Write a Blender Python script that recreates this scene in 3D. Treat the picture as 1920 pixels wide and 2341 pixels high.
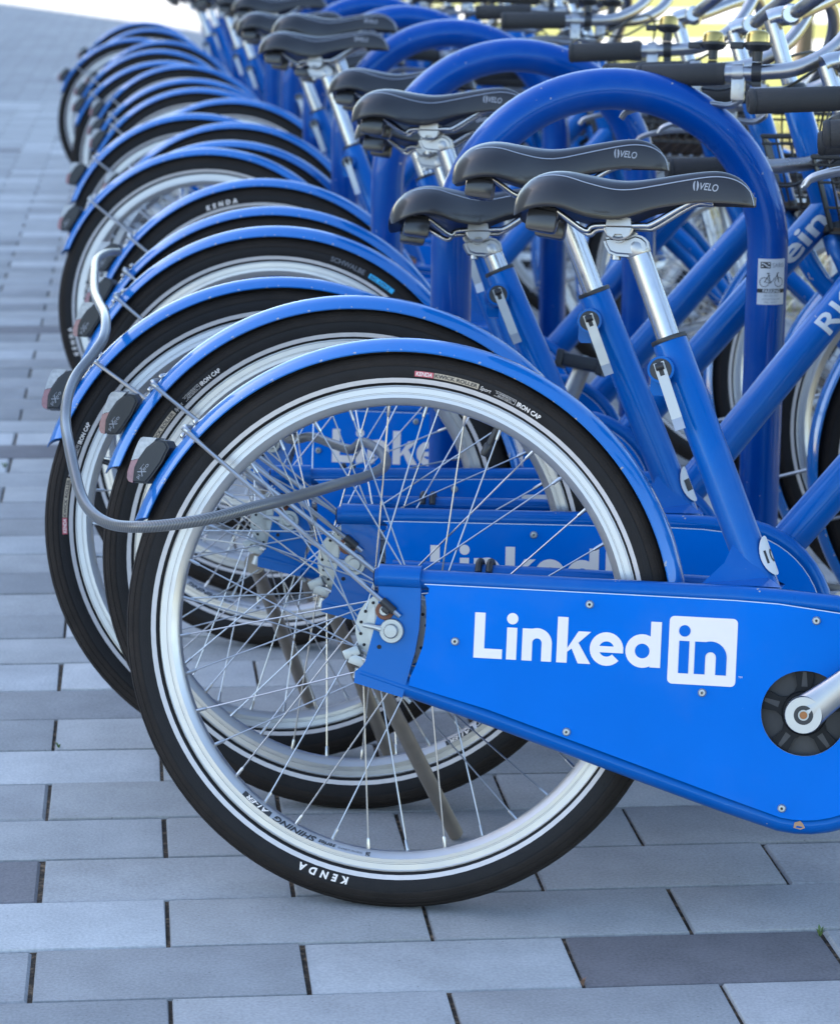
import bpy, bmesh, math, random
from mathutils import Vector, Matrix
R = math.radians
rnd = random.Random(7)
S = bpy.context.scene
for _o in list(bpy.data.objects):
    bpy.data.objects.remove(_o)

# ------------------------------------------------------------------ camera
CAM_C = Vector((-0.28774, -3.07994, 1.14268))
CAM_R = Vector((0.99470591, -0.10217023, 0.01101783))
CAM_D = Vector((-0.01065871, -0.20921591, -0.97781138))
CAM_F = Vector((0.10220832, 0.97251732, -0.20919731))
FPX = 6266.43
cd = bpy.data.cameras.new('camera')
cam = bpy.data.objects.new('camera', cd)
S.collection.objects.link(cam)
_m = Matrix((CAM_R, -CAM_D, -CAM_F)).transposed().to_4x4()
_m.translation = CAM_C
cam.matrix_world = _m
cd.sensor_fit = 'HORIZONTAL'
cd.sensor_width = 36.0
cd.lens = 36.0 * FPX / 1920.0
cd.clip_start = 0.05
cd.clip_end = 2000
cd.dof.use_dof = True
cd.dof.focus_distance = 3.15
cd.dof.aperture_fstop = 12.5
cd.dof.aperture_blades = 9
S.camera = cam

# ------------------------------------------------------------------ sky, sun, exposure
SUN_EL = R(38)
SUN_DIR = Vector((-0.90, 0.44, 0)).normalized()       # horizontal direction towards the sun
W = bpy.data.worlds.new('World')
S.world = W
W.use_nodes = True
_nt = W.node_tree
_bg = _nt.nodes['Background']
_sky = _nt.nodes.new('ShaderNodeTexSky')
_sky.sky_type = 'NISHITA'
_sky.sun_disc = False
_sky.sun_elevation = SUN_EL
_sky.sun_rotation = math.atan2(SUN_DIR.x, SUN_DIR.y)
_sky.air_density = 1.0
_sky.dust_density = 0.6
_sky.ozone_density = 1.0
_nt.links.new(_sky.outputs[0], _bg.inputs[0])
_bg.inputs[1].default_value = 0.12
sl = bpy.data.lights.new('sun', 'SUN')
sl.energy = 4.0
sl.angle = R(0.53)
sl.color = (1.0, 0.94, 0.84)
sun = bpy.data.objects.new('sun', sl)
S.collection.objects.link(sun)
_to = Vector((SUN_DIR.x * math.cos(SUN_EL), SUN_DIR.y * math.cos(SUN_EL), math.sin(SUN_EL)))
sun.rotation_euler = _to.to_track_quat('Z', 'Y').to_euler()
sun.location = _to * 60
S.view_settings.view_transform = 'Standard'
S.view_settings.look = 'None'
S.view_settings.gamma = 1.0
S.view_settings.use_curve_mapping = False
S.view_settings.exposure = 2.2
S.cycles.max_bounces = 8
S.cycles.use_denoising = True

# ------------------------------------------------------------------ materials
def new_mat(name):
    m = bpy.data.materials.new(name)
    m.use_nodes = True
    return m, m.node_tree.nodes, m.node_tree.links, m.node_tree.nodes['Principled BSDF']

def simple(name, col, rough=0.5, metal=0.0, coat=0.0, spec=0.5, noise=0.0, nscale=60.0, bump=0.0, bscale=300.0, **kw):
    m, n, l, b = new_mat(name)
    b.inputs['Base Color'].default_value = (*col, 1)
    b.inputs['Roughness'].default_value = rough
    b.inputs['Metallic'].default_value = metal
    b.inputs['Coat Weight'].default_value = coat
    b.inputs['Coat Roughness'].default_value = 0.06
    b.inputs['Specular IOR Level'].default_value = spec
    for k, v in kw.items():
        b.inputs[k].default_value = v
    tc = None
    if noise or bump:
        tc = n.new('ShaderNodeTexCoord')
    if noise:
        t = n.new('ShaderNodeTexNoise')
        t.inputs['Scale'].default_value = nscale
        t.inputs['Detail'].default_value = 5
        l.new(tc.outputs['Object'], t.inputs['Vector'])
        mx = n.new('ShaderNodeMix'); mx.data_type = 'RGBA'
        mx.inputs[6].default_value = (*[c * (1 - noise) for c in col], 1)
        mx.inputs[7].default_value = (*[min(1, c * (1 + noise)) for c in col], 1)
        l.new(t.outputs['Fac'], mx.inputs[0])
        l.new(mx.outputs[2], b.inputs['Base Color'])
        mr = n.new('ShaderNodeMapRange')
        mr.inputs['To Min'].default_value = max(0.02, rough - 0.1)
        mr.inputs['To Max'].default_value = min(1, rough + 0.12)
        l.new(t.outputs['Fac'], mr.inputs['Value'])
        l.new(mr.outputs[0], b.inputs['Roughness'])
    if bump:
        t2 = n.new('ShaderNodeTexNoise')
        t2.inputs['Scale'].default_value = bscale
        t2.inputs['Detail'].default_value = 4
        l.new(tc.outputs['Object'], t2.inputs['Vector'])
        bp = n.new('ShaderNodeBump')
        bp.inputs['Strength'].default_value = bump
        bp.inputs['Distance'].default_value = 0.002
        l.new(t2.outputs['Fac'], bp.inputs['Height'])
        l.new(bp.outputs[0], b.inputs['Normal'])
    return m

BLUE = (0.0, 0.082, 0.335)
def blue_paint(name, col=BLUE, chips=0.0, chipscale=90.0, edge=None, scratch=0.25, rough=0.26, coat=0.55, spec=0.55, coat_ior=1.35):
    """Enamel paint: slight tone drift, fine scratches, bare metal chips; edge=(axis half width) keeps chips on the rim."""
    m, n, l, b = new_mat(name)
    tc = n.new('ShaderNodeTexCoord')
    big = n.new('ShaderNodeTexNoise'); big.inputs['Scale'].default_value = 9; big.inputs['Detail'].default_value = 6
    l.new(tc.outputs['Object'], big.inputs['Vector'])
    mix = n.new('ShaderNodeMix'); mix.data_type = 'RGBA'
    mix.inputs[6].default_value = (*[c * 0.86 for c in col], 1)
    mix.inputs[7].default_value = (*[min(1, c * 1.10) for c in col], 1)
    l.new(big.outputs['Fac'], mix.inputs[0])
    # thin pale scratches
    mp = n.new('ShaderNodeMapping'); mp.inputs['Scale'].default_value = (30, 30, 190); mp.inputs['Rotation'].default_value = (0.3, 0.7, 0.2)
    l.new(tc.outputs['Object'], mp.inputs['Vector'])
    sc = n.new('ShaderNodeTexNoise'); sc.inputs['Scale'].default_value = 1.2; sc.inputs['Detail'].default_value = 8; sc.inputs['Roughness'].default_value = 0.7
    l.new(mp.outputs[0], sc.inputs['Vector'])
    cr = n.new('ShaderNodeMapRange'); cr.inputs['From Min'].default_value = 0.70; cr.inputs['From Max'].default_value = 0.76
    l.new(sc.outputs['Fac'], cr.inputs['Value'])
    mu = n.new('ShaderNodeMath'); mu.operation = 'MULTIPLY'; mu.inputs[1].default_value = scratch
    l.new(cr.outputs[0], mu.inputs[0])
    mix2 = n.new('ShaderNodeMix'); mix2.data_type = 'RGBA'
    mix2.inputs[7].default_value = (0.22, 0.42, 0.72, 1)
    l.new(mu.outputs[0], mix2.inputs[0]); l.new(mix.outputs[2], mix2.inputs[6])
    last = mix2.outputs[2]
    dn = n.new('ShaderNodeTexNoise'); dn.inputs['Scale'].default_value = 5.5; dn.inputs['Detail'].default_value = 9; dn.inputs['Roughness'].default_value = 0.62
    l.new(tc.outputs['Object'], dn.inputs['Vector'])
    dm = n.new('ShaderNodeMapRange'); dm.inputs['From Min'].default_value = 0.48; dm.inputs['From Max'].default_value = 0.72; dm.inputs['To Max'].default_value = 0.10
    l.new(dn.outputs['Fac'], dm.inputs['Value'])
    mixd = n.new('ShaderNodeMix'); mixd.data_type = 'RGBA'; mixd.inputs[7].default_value = (0.20, 0.25, 0.30, 1)
    l.new(dm.outputs[0], mixd.inputs[0]); l.new(last, mixd.inputs[6]); last = mixd.outputs[2]
    rr2 = n.new('ShaderNodeMapRange'); rr2.inputs['To Min'].default_value = max(0.05, rough - 0.1); rr2.inputs['To Max'].default_value = rough + 0.22
    l.new(dn.outputs['Fac'], rr2.inputs['Value'])
    l.new(rr2.outputs[0], b.inputs['Roughness'])
    if chips:
        cn = n.new('ShaderNodeTexNoise'); cn.inputs['Scale'].default_value = chipscale; cn.inputs['Detail'].default_value = 3
        l.new(tc.outputs['Object'], cn.inputs['Vector'])
        cm = n.new('ShaderNodeMapRange'); cm.inputs['From Min'].default_value = 1 - chips; cm.inputs['From Max'].default_value = 1 - chips + 0.012
        l.new(cn.outputs['Fac'], cm.inputs['Value'])
        fac = cm.outputs[0]
        if edge:
            sx = n.new('ShaderNodeSeparateXYZ'); l.new(tc.outputs['Object'], sx.inputs[0])
            ab = n.new('ShaderNodeMath'); ab.operation = 'ABSOLUTE'; l.new(sx.outputs['Y'], ab.inputs[0])
            em = n.new('ShaderNodeMapRange'); em.inputs['From Min'].default_value = edge[0]; em.inputs['From Max'].default_value = edge[1]
            l.new(ab.outputs[0], em.inputs['Value'])
            m2 = n.new('ShaderNodeMath'); m2.operation = 'MULTIPLY'
            l.new(fac, m2.inputs[0]); l.new(em.outputs[0], m2.inputs[1])
            fac = m2.outputs[0]
        mix3 = n.new('ShaderNodeMix'); mix3.data_type = 'RGBA'
        mix3.inputs[7].default_value = (0.34, 0.31, 0.29, 1)
        l.new(fac, mix3.inputs[0]); l.new(last, mix3.inputs[6])
        last = mix3.outputs[2]
    l.new(last, b.inputs['Base Color'])
    b.inputs['Coat Weight'].default_value = coat
    b.inputs['Specular IOR Level'].default_value = spec
    b.inputs['Specular Tint'].default_value = (0.04, 0.45, 1.0, 1)
    b.inputs['Coat Roughness'].default_value = 0.07
    b.inputs['Coat IOR'].default_value = coat_ior
    bn = n.new('ShaderNodeTexNoise'); bn.inputs['Scale'].default_value = 380
    l.new(tc.outputs['Object'], bn.inputs['Vector'])
    bp = n.new('ShaderNodeBump'); bp.inputs['Strength'].default_value = 0.05; bp.inputs['Distance'].default_value = 0.001
    l.new(bn.outputs['Fac'], bp.inputs['Height']); l.new(bp.outputs[0], b.inputs['Normal'])
    return m

M = {}
M['paint'] = blue_paint('blue frame enamel', chips=0.26, chipscale=55)
M['fender'] = blue_paint('blue mudguard enamel, chipped rim', col=(0.0, 0.125, 0.43), chips=0.375, chipscale=110, edge=(0.0260, 0.0266), coat=1.0, coat_ior=1.75)
M['panel'] = blue_paint('blue chain guard sheet', col=(0.0, 0.135, 0.54), scratch=0.35, rough=0.4, coat=0.12, spec=0.10)
M['rack'] = blue_paint('blue rack powder coat', col=(0.0, 0.048, 0.27), chips=0.275, chipscale=75, scratch=0.6)
M['white'] = simple('white vinyl lettering', (0.78, 0.69, 0.62), 0.45, noise=0.06, nscale=40)
M['bluevinyl'] = simple('blue vinyl', (0.0, 0.125, 0.50), 0.45, spec=0.10)
M['edge'] = simple('bare sheet edge', (0.55, 0.60, 0.66), 0.4, metal=0.4)
M['rubber'] = simple('tyre rubber', (0.013, 0.0115, 0.0115), 0.6, spec=0.22, noise=0.55, nscale=45, bump=0.25, bscale=500)
M['tread'] = simple('dusty tread rubber', (0.020, 0.0155, 0.013), 0.75, spec=0.2, noise=0.6, nscale=30, bump=0.5, bscale=350)
M['stripe'] = simple('reflective sidewall stripe', (0.58, 0.53, 0.50), 0.5, noise=0.12, nscale=90)
M['rim'] = simple('silver anodised rim', (0.52, 0.50, 0.48), 0.34, metal=0.8, noise=0.05, nscale=50)
M['steel'] = simple('stainless wire', (0.50, 0.49, 0.48), 0.28, metal=1.0)
M['chrome'] = simple('polished aluminium', (0.52, 0.51, 0.50), 0.22, metal=1.0, noise=0.06, nscale=90)
M['alloy'] = simple('satin cast alloy', (0.42, 0.41, 0.40), 0.36, metal=0.95, noise=0.08, nscale=80)
M['zinc'] = simple('zinc plate', (0.40, 0.41, 0.39), 0.42, metal=0.75, noise=0.2, nscale=120)
M['kick'] = simple('grey brown steel tube', (0.34, 0.29, 0.24), 0.38, metal=0.7, noise=0.15, nscale=60)
M['saddle'] = simple('grey black saddle vinyl', (0.015, 0.0135, 0.015), 0.42, spec=0.45, coat=0.3, noise=0.1, nscale=25, bump=0.12, bscale=900)
M['dark'] = simple('black plastic', (0.018, 0.018, 0.02), 0.42, noise=0.2, nscale=60)
M['grip'] = simple('charcoal rubber grip', (0.035, 0.034, 0.035), 0.68, spec=0.3, noise=0.2, nscale=80, bump=0.5, bscale=700)
M['greyprint'] = simple('pale grey print', (0.30, 0.30, 0.32), 0.5)
M['piping'] = simple('saddle piping', (0.30, 0.33, 0.40), 0.45)
M['brass'] = simple('brass bell dome', (0.50, 0.35, 0.11), 0.16, metal=1.0, noise=0.15, nscale=70)
M['rust'] = simple('rusty bolt', (0.33, 0.13, 0.04), 0.7, noise=0.3, nscale=200)
M['rustrubber'] = simple('perished brown rubber', (0.16, 0.06, 0.03), 0.7, noise=0.3, nscale=150)
M['orange'] = simple('orange reflector', (0.75, 0.18, 0.02), 0.25)
M['redprint'] = simple('red tyre label', (0.55, 0.10, 0.12), 0.5)
M['tan'] = simple('tan tyre label', (0.45, 0.36, 0.26), 0.55)
M['lens'] = simple('clear lamp lens', (0.50, 0.49, 0.48), 0.12, noise=0.45, nscale=180, **{'Transmission Weight': 0.15, 'IOR': 1.45})
M['red'] = simple('red lamp lens', (0.32, 0.15, 0.15), 0.15, noise=0.4, nscale=160)
M['cable'] = simple('grey vinyl cable sleeve', (0.20, 0.21, 0.23), 0.36, noise=0.12, nscale=200)
M['black'] = simple('black cable', (0.015, 0.015, 0.015), 0.4)
M['wire'] = simple('black wire basket', (0.02, 0.018, 0.016), 0.4, noise=0.2)
M['wood'] = simple('dark slats', (0.06, 0.038, 0.022), 0.7, noise=0.3, nscale=40)
M['sticker'] = simple('weathered white sticker', (0.56, 0.57, 0.58), 0.55, noise=0.12, nscale=60)
M['ink'] = simple('sticker ink', (0.02, 0.02, 0.022), 0.55)
M['greyink'] = simple('faded grey ink', (0.22, 0.23, 0.25), 0.55)
M['cyan'] = simple('cyan print', (0.02, 0.40, 0.70), 0.5)
M['hole'] = simple('dark hole', (0.01, 0.01, 0.012), 0.8)

# twisted steel strands inside the clear sleeve
def cable_mat():
    m, n, l, b = new_mat('clear sleeve over twisted steel')
    uv = n.new('ShaderNodeUVMap')
    mp = n.new('ShaderNodeMapping'); mp.inputs['Rotation'].default_value = (0, 0, 0.55); mp.inputs['Scale'].default_value = (1, 1, 1)
    l.new(uv.outputs[0], mp.inputs['Vector'])
    w = n.new('ShaderNodeTexWave'); w.inputs['Scale'].default_value = 1.7; w.inputs['Distortion'].default_value = 0.6; w.bands_direction = 'X'
    l.new(mp.outputs[0], w.inputs['Vector'])
    mx = n.new('ShaderNodeMix'); mx.data_type = 'RGBA'
    mx.inputs[6].default_value = (0.055, 0.055, 0.056, 1); mx.inputs[7].default_value = (0.125, 0.125, 0.128, 1)
    l.new(w.outputs['Fac'], mx.inputs[0]); l.new(mx.outputs[2], b.inputs['Base Color'])
    b.inputs['Roughness'].default_value = 0.36
    b.inputs['Coat Weight'].default_value = 0.5
    b.inputs['Coat Roughness'].default_value = 0.2
    bp = n.new('ShaderNodeBump'); bp.inputs['Strength'].default_value = 0.15; bp.inputs['Distance'].default_value = 0.001
    l.new(w.outputs['Fac'], bp.inputs['Height']); l.new(bp.outputs[0], b.inputs['Normal'])
    return m
M['twist'] = cable_mat()

def paver_mat(name, a, c, pattern=False):
    m, n, l, b = new_mat(name)
    tc = n.new('ShaderNodeTexCoord')
    geo = n.new('ShaderNodeNewGeometry')
    oi = n.new('ShaderNodeObjectInfo')
    t1 = n.new('ShaderNodeTexNoise'); t1.inputs['Scale'].default_value = 14; t1.inputs['Detail'].default_value = 8
    t2 = n.new('ShaderNodeTexNoise'); t2.inputs['Scale'].default_value = 260; t2.inputs['Detail'].default_value = 5
    t3 = n.new('ShaderNodeTexNoise'); t3.inputs['Scale'].default_value = 2.2; t3.inputs['Detail'].default_value = 4
    for t in (t1, t2, t3):
        l.new(geo.outputs['Position'], t.inputs['Vector'])
    mx = n.new('ShaderNodeMix'); mx.data_type = 'RGBA'
    mx.inputs[6].default_value = (*[q * 0.86 for q in a], 1); mx.inputs[7].default_value = (*[q * 1.10 for q in c], 1)
    ad = n.new('ShaderNodeMath'); ad.operation = 'ADD'
    l.new(t1.outputs['Fac'], ad.inputs[0])
    ms = n.new('ShaderNodeMath'); ms.operation = 'MULTIPLY_ADD'; ms.inputs[1].default_value = 1.5; ms.inputs[2].default_value = -0.75
    l.new(t2.outputs['Fac'], ms.inputs[0]); l.new(ms.outputs[0], ad.inputs[1])
    l.new(ad.outputs[0], mx.inputs[0])
    # per stone tone
    hv = n.new('ShaderNodeHueSaturation')
    mr = n.new('ShaderNodeMapRange'); mr.inputs['To Min'].default_value = 0.86; mr.inputs['To Max'].default_value = 1.12
    l.new(oi.outputs['Random'], mr.inputs['Value']); l.new(mr.outputs[0], hv.inputs['Value'])
    l.new(mx.outputs[2], hv.inputs['Color'])
    # dirty stains with their own shape
    st = n.new('ShaderNodeMapRange'); st.inputs['From Min'].default_value = 0.58; st.inputs['From Max'].default_value = 0.72; st.inputs['To Max'].default_value = 0.28
    l.new(t3.outputs['Fac'], st.inputs['Value'])
    sm = n.new('ShaderNodeMix'); sm.data_type = 'RGBA'; sm.inputs[7].default_value = (0.14, 0.13, 0.12, 1)
    l.new(st.outputs[0], sm.inputs[0]); l.new(hv.outputs[0], sm.inputs[6])
    # fine dark specks
    vs = n.new('ShaderNodeTexVoronoi'); vs.inputs['Scale'].default_value = 38
    l.new(geo.outputs['Position'], vs.inputs['Vector'])
    vm = n.new('ShaderNodeMapRange'); vm.inputs['From Min'].default_value = 0.03; vm.inputs['From Max'].default_value = 0.06; vm.inputs['To Min'].default_value = 0.55; vm.inputs['To Max'].default_value = 0.0
    l.new(vs.outputs['Distance'], vm.inputs['Value'])
    sp = n.new('ShaderNodeMix'); sp.data_type = 'RGBA'; sp.inputs[7].default_value = (0.07, 0.065, 0.06, 1)
    l.new(vm.outputs[0], sp.inputs[0]); l.new(sm.outputs[2], sp.inputs[6])
    last = sp.outputs[2]
    if pattern:
        bk = n.new('ShaderNodeTexBrick')
        bk.inputs['Scale'].default_value = 1.0
        bk.inputs['Brick Width'].default_value = 0.3035; bk.inputs['Row Height'].default_value = 0.1552; bk.inputs['Mortar Size'].default_value = 0.004
        bk.inputs['Color1'].default_value = (1, 1, 1, 1); bk.inputs['Color2'].default_value = (0.72, 0.72, 0.74, 1); bk.inputs['Mortar'].default_value = (0.3, 0.27, 0.24, 1)
        l.new(geo.outputs['Position'], bk.inputs['Vector'])
        mm = n.new('ShaderNodeMix'); mm.data_type = 'RGBA'; mm.blend_type = 'MULTIPLY'; mm.inputs[0].default_value = 1
        l.new(last, mm.inputs[6]); l.new(bk.outputs['Color'], mm.inputs[7]); last = mm.outputs[2]
    l.new(last, b.inputs['Base Color'])
    b.inputs['Roughness'].default_value = 0.82
    b.inputs['Specular IOR Level'].default_value = 0.3
    bp = n.new('ShaderNodeBump'); bp.inputs['Strength'].default_value = 0.5; bp.inputs['Distance'].default_value = 0.0015
    l.new(t2.outputs['Fac'], bp.inputs['Height']); l.new(bp.outputs[0], b.inputs['Normal'])
    return m
PAV = [paver_mat('paver grey', (0.32, 0.315, 0.30), (0.40, 0.39, 0.375)),
       paver_mat('paver pale', (0.41, 0.405, 0.39), (0.50, 0.49, 0.47)),
       paver_mat('paver charcoal', (0.145, 0.135, 0.135), (0.20, 0.185, 0.185)),
       paver_mat('paver mid grey', (0.27, 0.263, 0.253), (0.335, 0.327, 0.317))]
PAVFAR = paver_mat('far paving', (0.38, 0.375, 0.36), (0.46, 0.45, 0.435), pattern=True)

def ground_mat(name, cols, scale, bump=0.6, rough=0.9):
    m, n, l, b = new_mat(name)
    geo = n.new('ShaderNodeNewGeometry')
    t = n.new('ShaderNodeTexNoise'); t.inputs['Scale'].default_value = scale; t.inputs['Detail'].default_value = 10; t.inputs['Roughness'].default_value = 0.65
    l.new(geo.outputs['Position'], t.inputs['Vector'])
    cr = n.new('ShaderNodeValToRGB')
    e = cr.color_ramp.elements
    e[0].position = 0.3; e[0].color = (*cols[0], 1)
    e[1].position = 0.7; e[1].color = (*cols[-1], 1)
    for i, c in enumerate(cols[1:-1]):
        x = e.new(0.3 + 0.4 * (i + 1) / (len(cols) - 1)); x.color = (*c, 1)
    l.new(t.outputs['Fac'], cr.inputs[0]); l.new(cr.outputs[0], b.inputs['Base Color'])
    b.inputs['Roughness'].default_value = rough
    b.inputs['Specular IOR Level'].default_value = 0.2
    bp = n.new('ShaderNodeBump'); bp.inputs['Strength'].default_value = bump; bp.inputs['Distance'].default_value = 0.01
    l.new(t.outputs['Fac'], bp.inputs['Height']); l.new(bp.outputs[0], b.inputs['Normal'])
    return m
M['sand'] = ground_mat('joint sand', ((0.025, 0.02, 0.017), (0.06, 0.045, 0.032), (0.28, 0.185, 0.11)), 90)
M['mulch'] = ground_mat('bark mulch', ((0.16, 0.11, 0.06), (0.40, 0.31, 0.18), (0.50, 0.43, 0.27)), 25, bump=1)
M['lawn'] = ground_mat('dry lawn', ((0.13, 0.15, 0.035), (0.22, 0.22, 0.055), (0.30, 0.27, 0.09)), 3)
M['concrete'] = ground_mat('pale concrete', ((0.46, 0.44, 0.40), (0.55, 0.53, 0.49)), 2, bump=0.2)
M['kerb'] = ground_mat('kerb concrete', ((0.30, 0.29, 0.27), (0.40, 0.39, 0.37)), 12, bump=0.3)
M['drygrass'] = simple('dry grass blades', (0.34, 0.30, 0.13), 0.7, noise=0.4, nscale=3)
M['pebble'] = simple('pebbles', (0.36, 0.32, 0.27), 0.7, noise=0.4, nscale=9)
M['bark'] = simple('grey brown bark', (0.11, 0.085, 0.065), 0.9, noise=0.4, nscale=14, bump=1.0, bscale=30)
M['leaf'] = simple('leaves', (0.07, 0.11, 0.025), 0.6, noise=0.4, nscale=2)
M['stucco'] = simple('pale stucco', (0.55, 0.53, 0.49), 0.9, noise=0.06, nscale=1.5, bump=0.4, bscale=60)
M['winglass'] = simple('window glass', (0.03, 0.04, 0.05), 0.05, spec=0.8)
M['winframe'] = simple('grey window frame', (0.25, 0.25, 0.26), 0.5)

# ------------------------------------------------------------------ mesh helpers
def V(*a): return Vector(a)

class MB:
    """collects shapes, becomes one mesh"""
    def __init__(self):
        self.v = []; self.f = []; self.mi = []; self.uv = None
    def add(self, vs, fs, mi=0):
        o = len(self.v)
        self.v += [tuple(p) for p in vs]
        self.f += [tuple(i + o for i in f) for f in fs]
        self.mi += [mi] * len(fs)
        return self
    def mesh(self, name, mats, smooth=True, angle=40):
        me = bpy.data.meshes.new(name)
        me.from_pydata(self.v, [], self.f)
        if not isinstance(mats, (list, tuple)): mats = [mats]
        for m in mats: me.materials.append(m)
        me.polygons.foreach_set('material_index', self.mi)
        if self.uv:
            u = me.uv_layers.new(name='UVMap')
            for lp in me.loops:
                u.data[lp.index].uv = self.uv[lp.vertex_index]
        me.update()
        bm = bmesh.new(); bm.from_mesh(me)
        bmesh.ops.recalc_face_normals(bm, faces=bm.faces)
        if smooth:
            for f in bm.faces: f.smooth = True
            lim = R(angle)
            for e in bm.edges:
                if len(e.link_faces) == 2 and e.calc_face_angle(0) > lim: e.smooth = False
        bm.to_mesh(me); bm.free()
        return me

def cat(pts, n=6, closed=False):
    """Catmull-Rom through points"""
    P = [Vector(p) for p in pts]; out = []
    N = len(P); rng = range(N) if closed else range(N - 1)
    for i in rng:
        p0 = P[i - 1] if (closed or i > 0) else P[0] * 2 - P[1]
        p1 = P[i]; p2 = P[(i + 1) % N]
        p3 = P[(i + 2) % N] if (closed or i + 2 < N) else P[-1] * 2 - P[-2]
        for k in range(n):
            t = k / n
            out.append(0.5 * ((2 * p1) + (p2 - p0) * t + (2 * p0 - 5 * p1 + 4 * p2 - p3) * t * t + (3 * p1 - p0 - 3 * p2 + p3) * t ** 3))
    if not closed: out.append(P[-1])
    return out

def tube(mb, pts, r, seg=14, caps=True, mi=0, closed=False, flat=None):
    P = [Vector(p) for p in pts]; N = len(P)
    rs = r if isinstance(r, (list, tuple)) else [r] * N
    T = []
    for i in range(N):
        a = P[i - 1] if (i or closed) else P[i]; b = P[(i + 1) % N] if (i < N - 1 or closed) else P[i]
        T.append((b - a).normalized())
    ref = Vector((0, 1, 0)) if abs(T[0].y) < 0.9 else Vector((1, 0, 0))
    u = T[0].cross(ref).normalized(); vs = []; fs = []
    for i in range(N):
        if i:
            ax = T[i - 1].cross(T[i])
            if ax.length > 1e-8:
                u = Matrix.Rotation(T[i - 1].angle(T[i]), 3, ax.normalized()) @ u
        u = (u - T[i] * u.dot(T[i])).normalized(); w = T[i].cross(u)
        for k in range(seg):
            a = 2 * math.pi * k / seg
            if flat: vs.append(P[i] + u * (math.cos(a) * rs[i] * flat[0]) + w * (math.sin(a) * rs[i] * flat[1]))
            else: vs.append(P[i] + u * (math.cos(a) * rs[i]) + w * (math.sin(a) * rs[i]))
    for i in range(N if closed else N - 1):
        for k in range(seg):
            a = i * seg + k; b = i * seg + (k + 1) % seg; c = ((i + 1) % N) * seg + (k + 1) % seg; d = ((i + 1) % N) * seg + k
            fs.append((a, b, c, d))
    if caps and not closed:
        fs.append(tuple(range(seg))[::-1]); fs.append(tuple(range((N - 1) * seg, N * seg)))
    mb.add(vs, fs, mi)
    return mb

def lathe(mb, prof, c, axis, seg=24, mi=0, close=False):
    """prof: (radius, offset along axis); c centre"""
    a = Vector(axis).normalized(); ref = Vector((0, 0, 1)) if abs(a.z) < 0.9 else Vector((1, 0, 0))
    u = a.cross(ref).normalized(); w = a.cross(u); c = Vector(c); vs = []; fs = []; n = len(prof)
    for k in range(seg):
        t = 2 * math.pi * k / seg; d = u * math.cos(t) + w * math.sin(t)
        for r, h in prof: vs.append(c + a * h + d * r)
    for k in range(seg):
        k2 = (k + 1) % seg
        for i in range(n if close else n - 1):
            j = (i + 1) % n
            fs.append((k * n + i, k2 * n + i, k2 * n + j, k * n + j))
    if not close:
        if prof[0][0] > 1e-6: fs.append(tuple(k * n for k in range(seg)))
        if prof[-1][0] > 1e-6: fs.append(tuple(k * n + n - 1 for k in range(seg)))
    mb.add(vs, fs, mi); return mb

def cyl(mb, c, axis, r, h0, h1, seg=20, mi=0, bev=0.0):
    p = [(r - bev, h0), (r, h0 + bev), (r, h1 - bev), (r - bev, h1)] if bev else [(r, h0), (r, h1)]
    return lathe(mb, p, c, axis, seg, mi)

def box(mb, c, sx, sy, sz, bev=0.0, rot=None, mi=0):
    b = bmesh.new(); bmesh.ops.create_cube(b, size=1)
    bmesh.ops.scale(b, vec=(sx, sy, sz), verts=b.verts)
    if bev: bmesh.ops.bevel(b, geom=list(b.edges), offset=bev, segments=2, affect='EDGES', profile=0.6)
    if rot: bmesh.ops.rotate(b, cent=(0, 0, 0), matrix=rot, verts=b.verts)
    b.verts.index_update()
    mb.add([v.co + Vector(c) for v in b.verts], [[v.index for v in f.verts] for f in b.faces], mi); b.free()
    return mb

def prism(mb, outer, y0, y1, holes=(), mi=0, mi_side=None, bev=0.0):
    """outline in (x, z), extruded along y, real holes"""
    b = bmesh.new(); loops = []
    for lp in [outer] + list(holes):
        vs = [b.verts.new((x, y0, z)) for x, z in lp]
        for i in range(len(vs)): b.edges.new((vs[i], vs[(i + 1) % len(vs)]))
        loops.append(vs)
    b.verts.index_update()
    bmesh.ops.triangle_fill(b, use_beauty=True, edges=list(b.edges))
    b.verts.index_update()
    n = len(b.verts)
    A = [v.co.copy() for v in b.verts]; F = [[v.index for v in f.verts] for f in b.faces]
    L = [[v.index for v in lp] for lp in loops]; b.free()
    mb.add(A + [Vector((p.x, y1, p.z)) for p in A], F + [[i + n for i in f][::-1] for f in F], mi)
    o = len(mb.v) - 2 * n
    for lp in L:
        for i in range(len(lp)):
            a, c = lp[i], lp[(i + 1) % len(lp)]
            mb.f.append((o + a, o + c, o + c + n, o + a + n)); mb.mi.append(mi if mi_side is None else mi_side)
    return mb

def arc(cx, cz, r, a0, a1, n):
    return [(cx + r * math.cos(R(a0 + (a1 - a0) * i / n)), cz + r * math.sin(R(a0 + (a1 - a0) * i / n))) for i in range(n + 1)]

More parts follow.
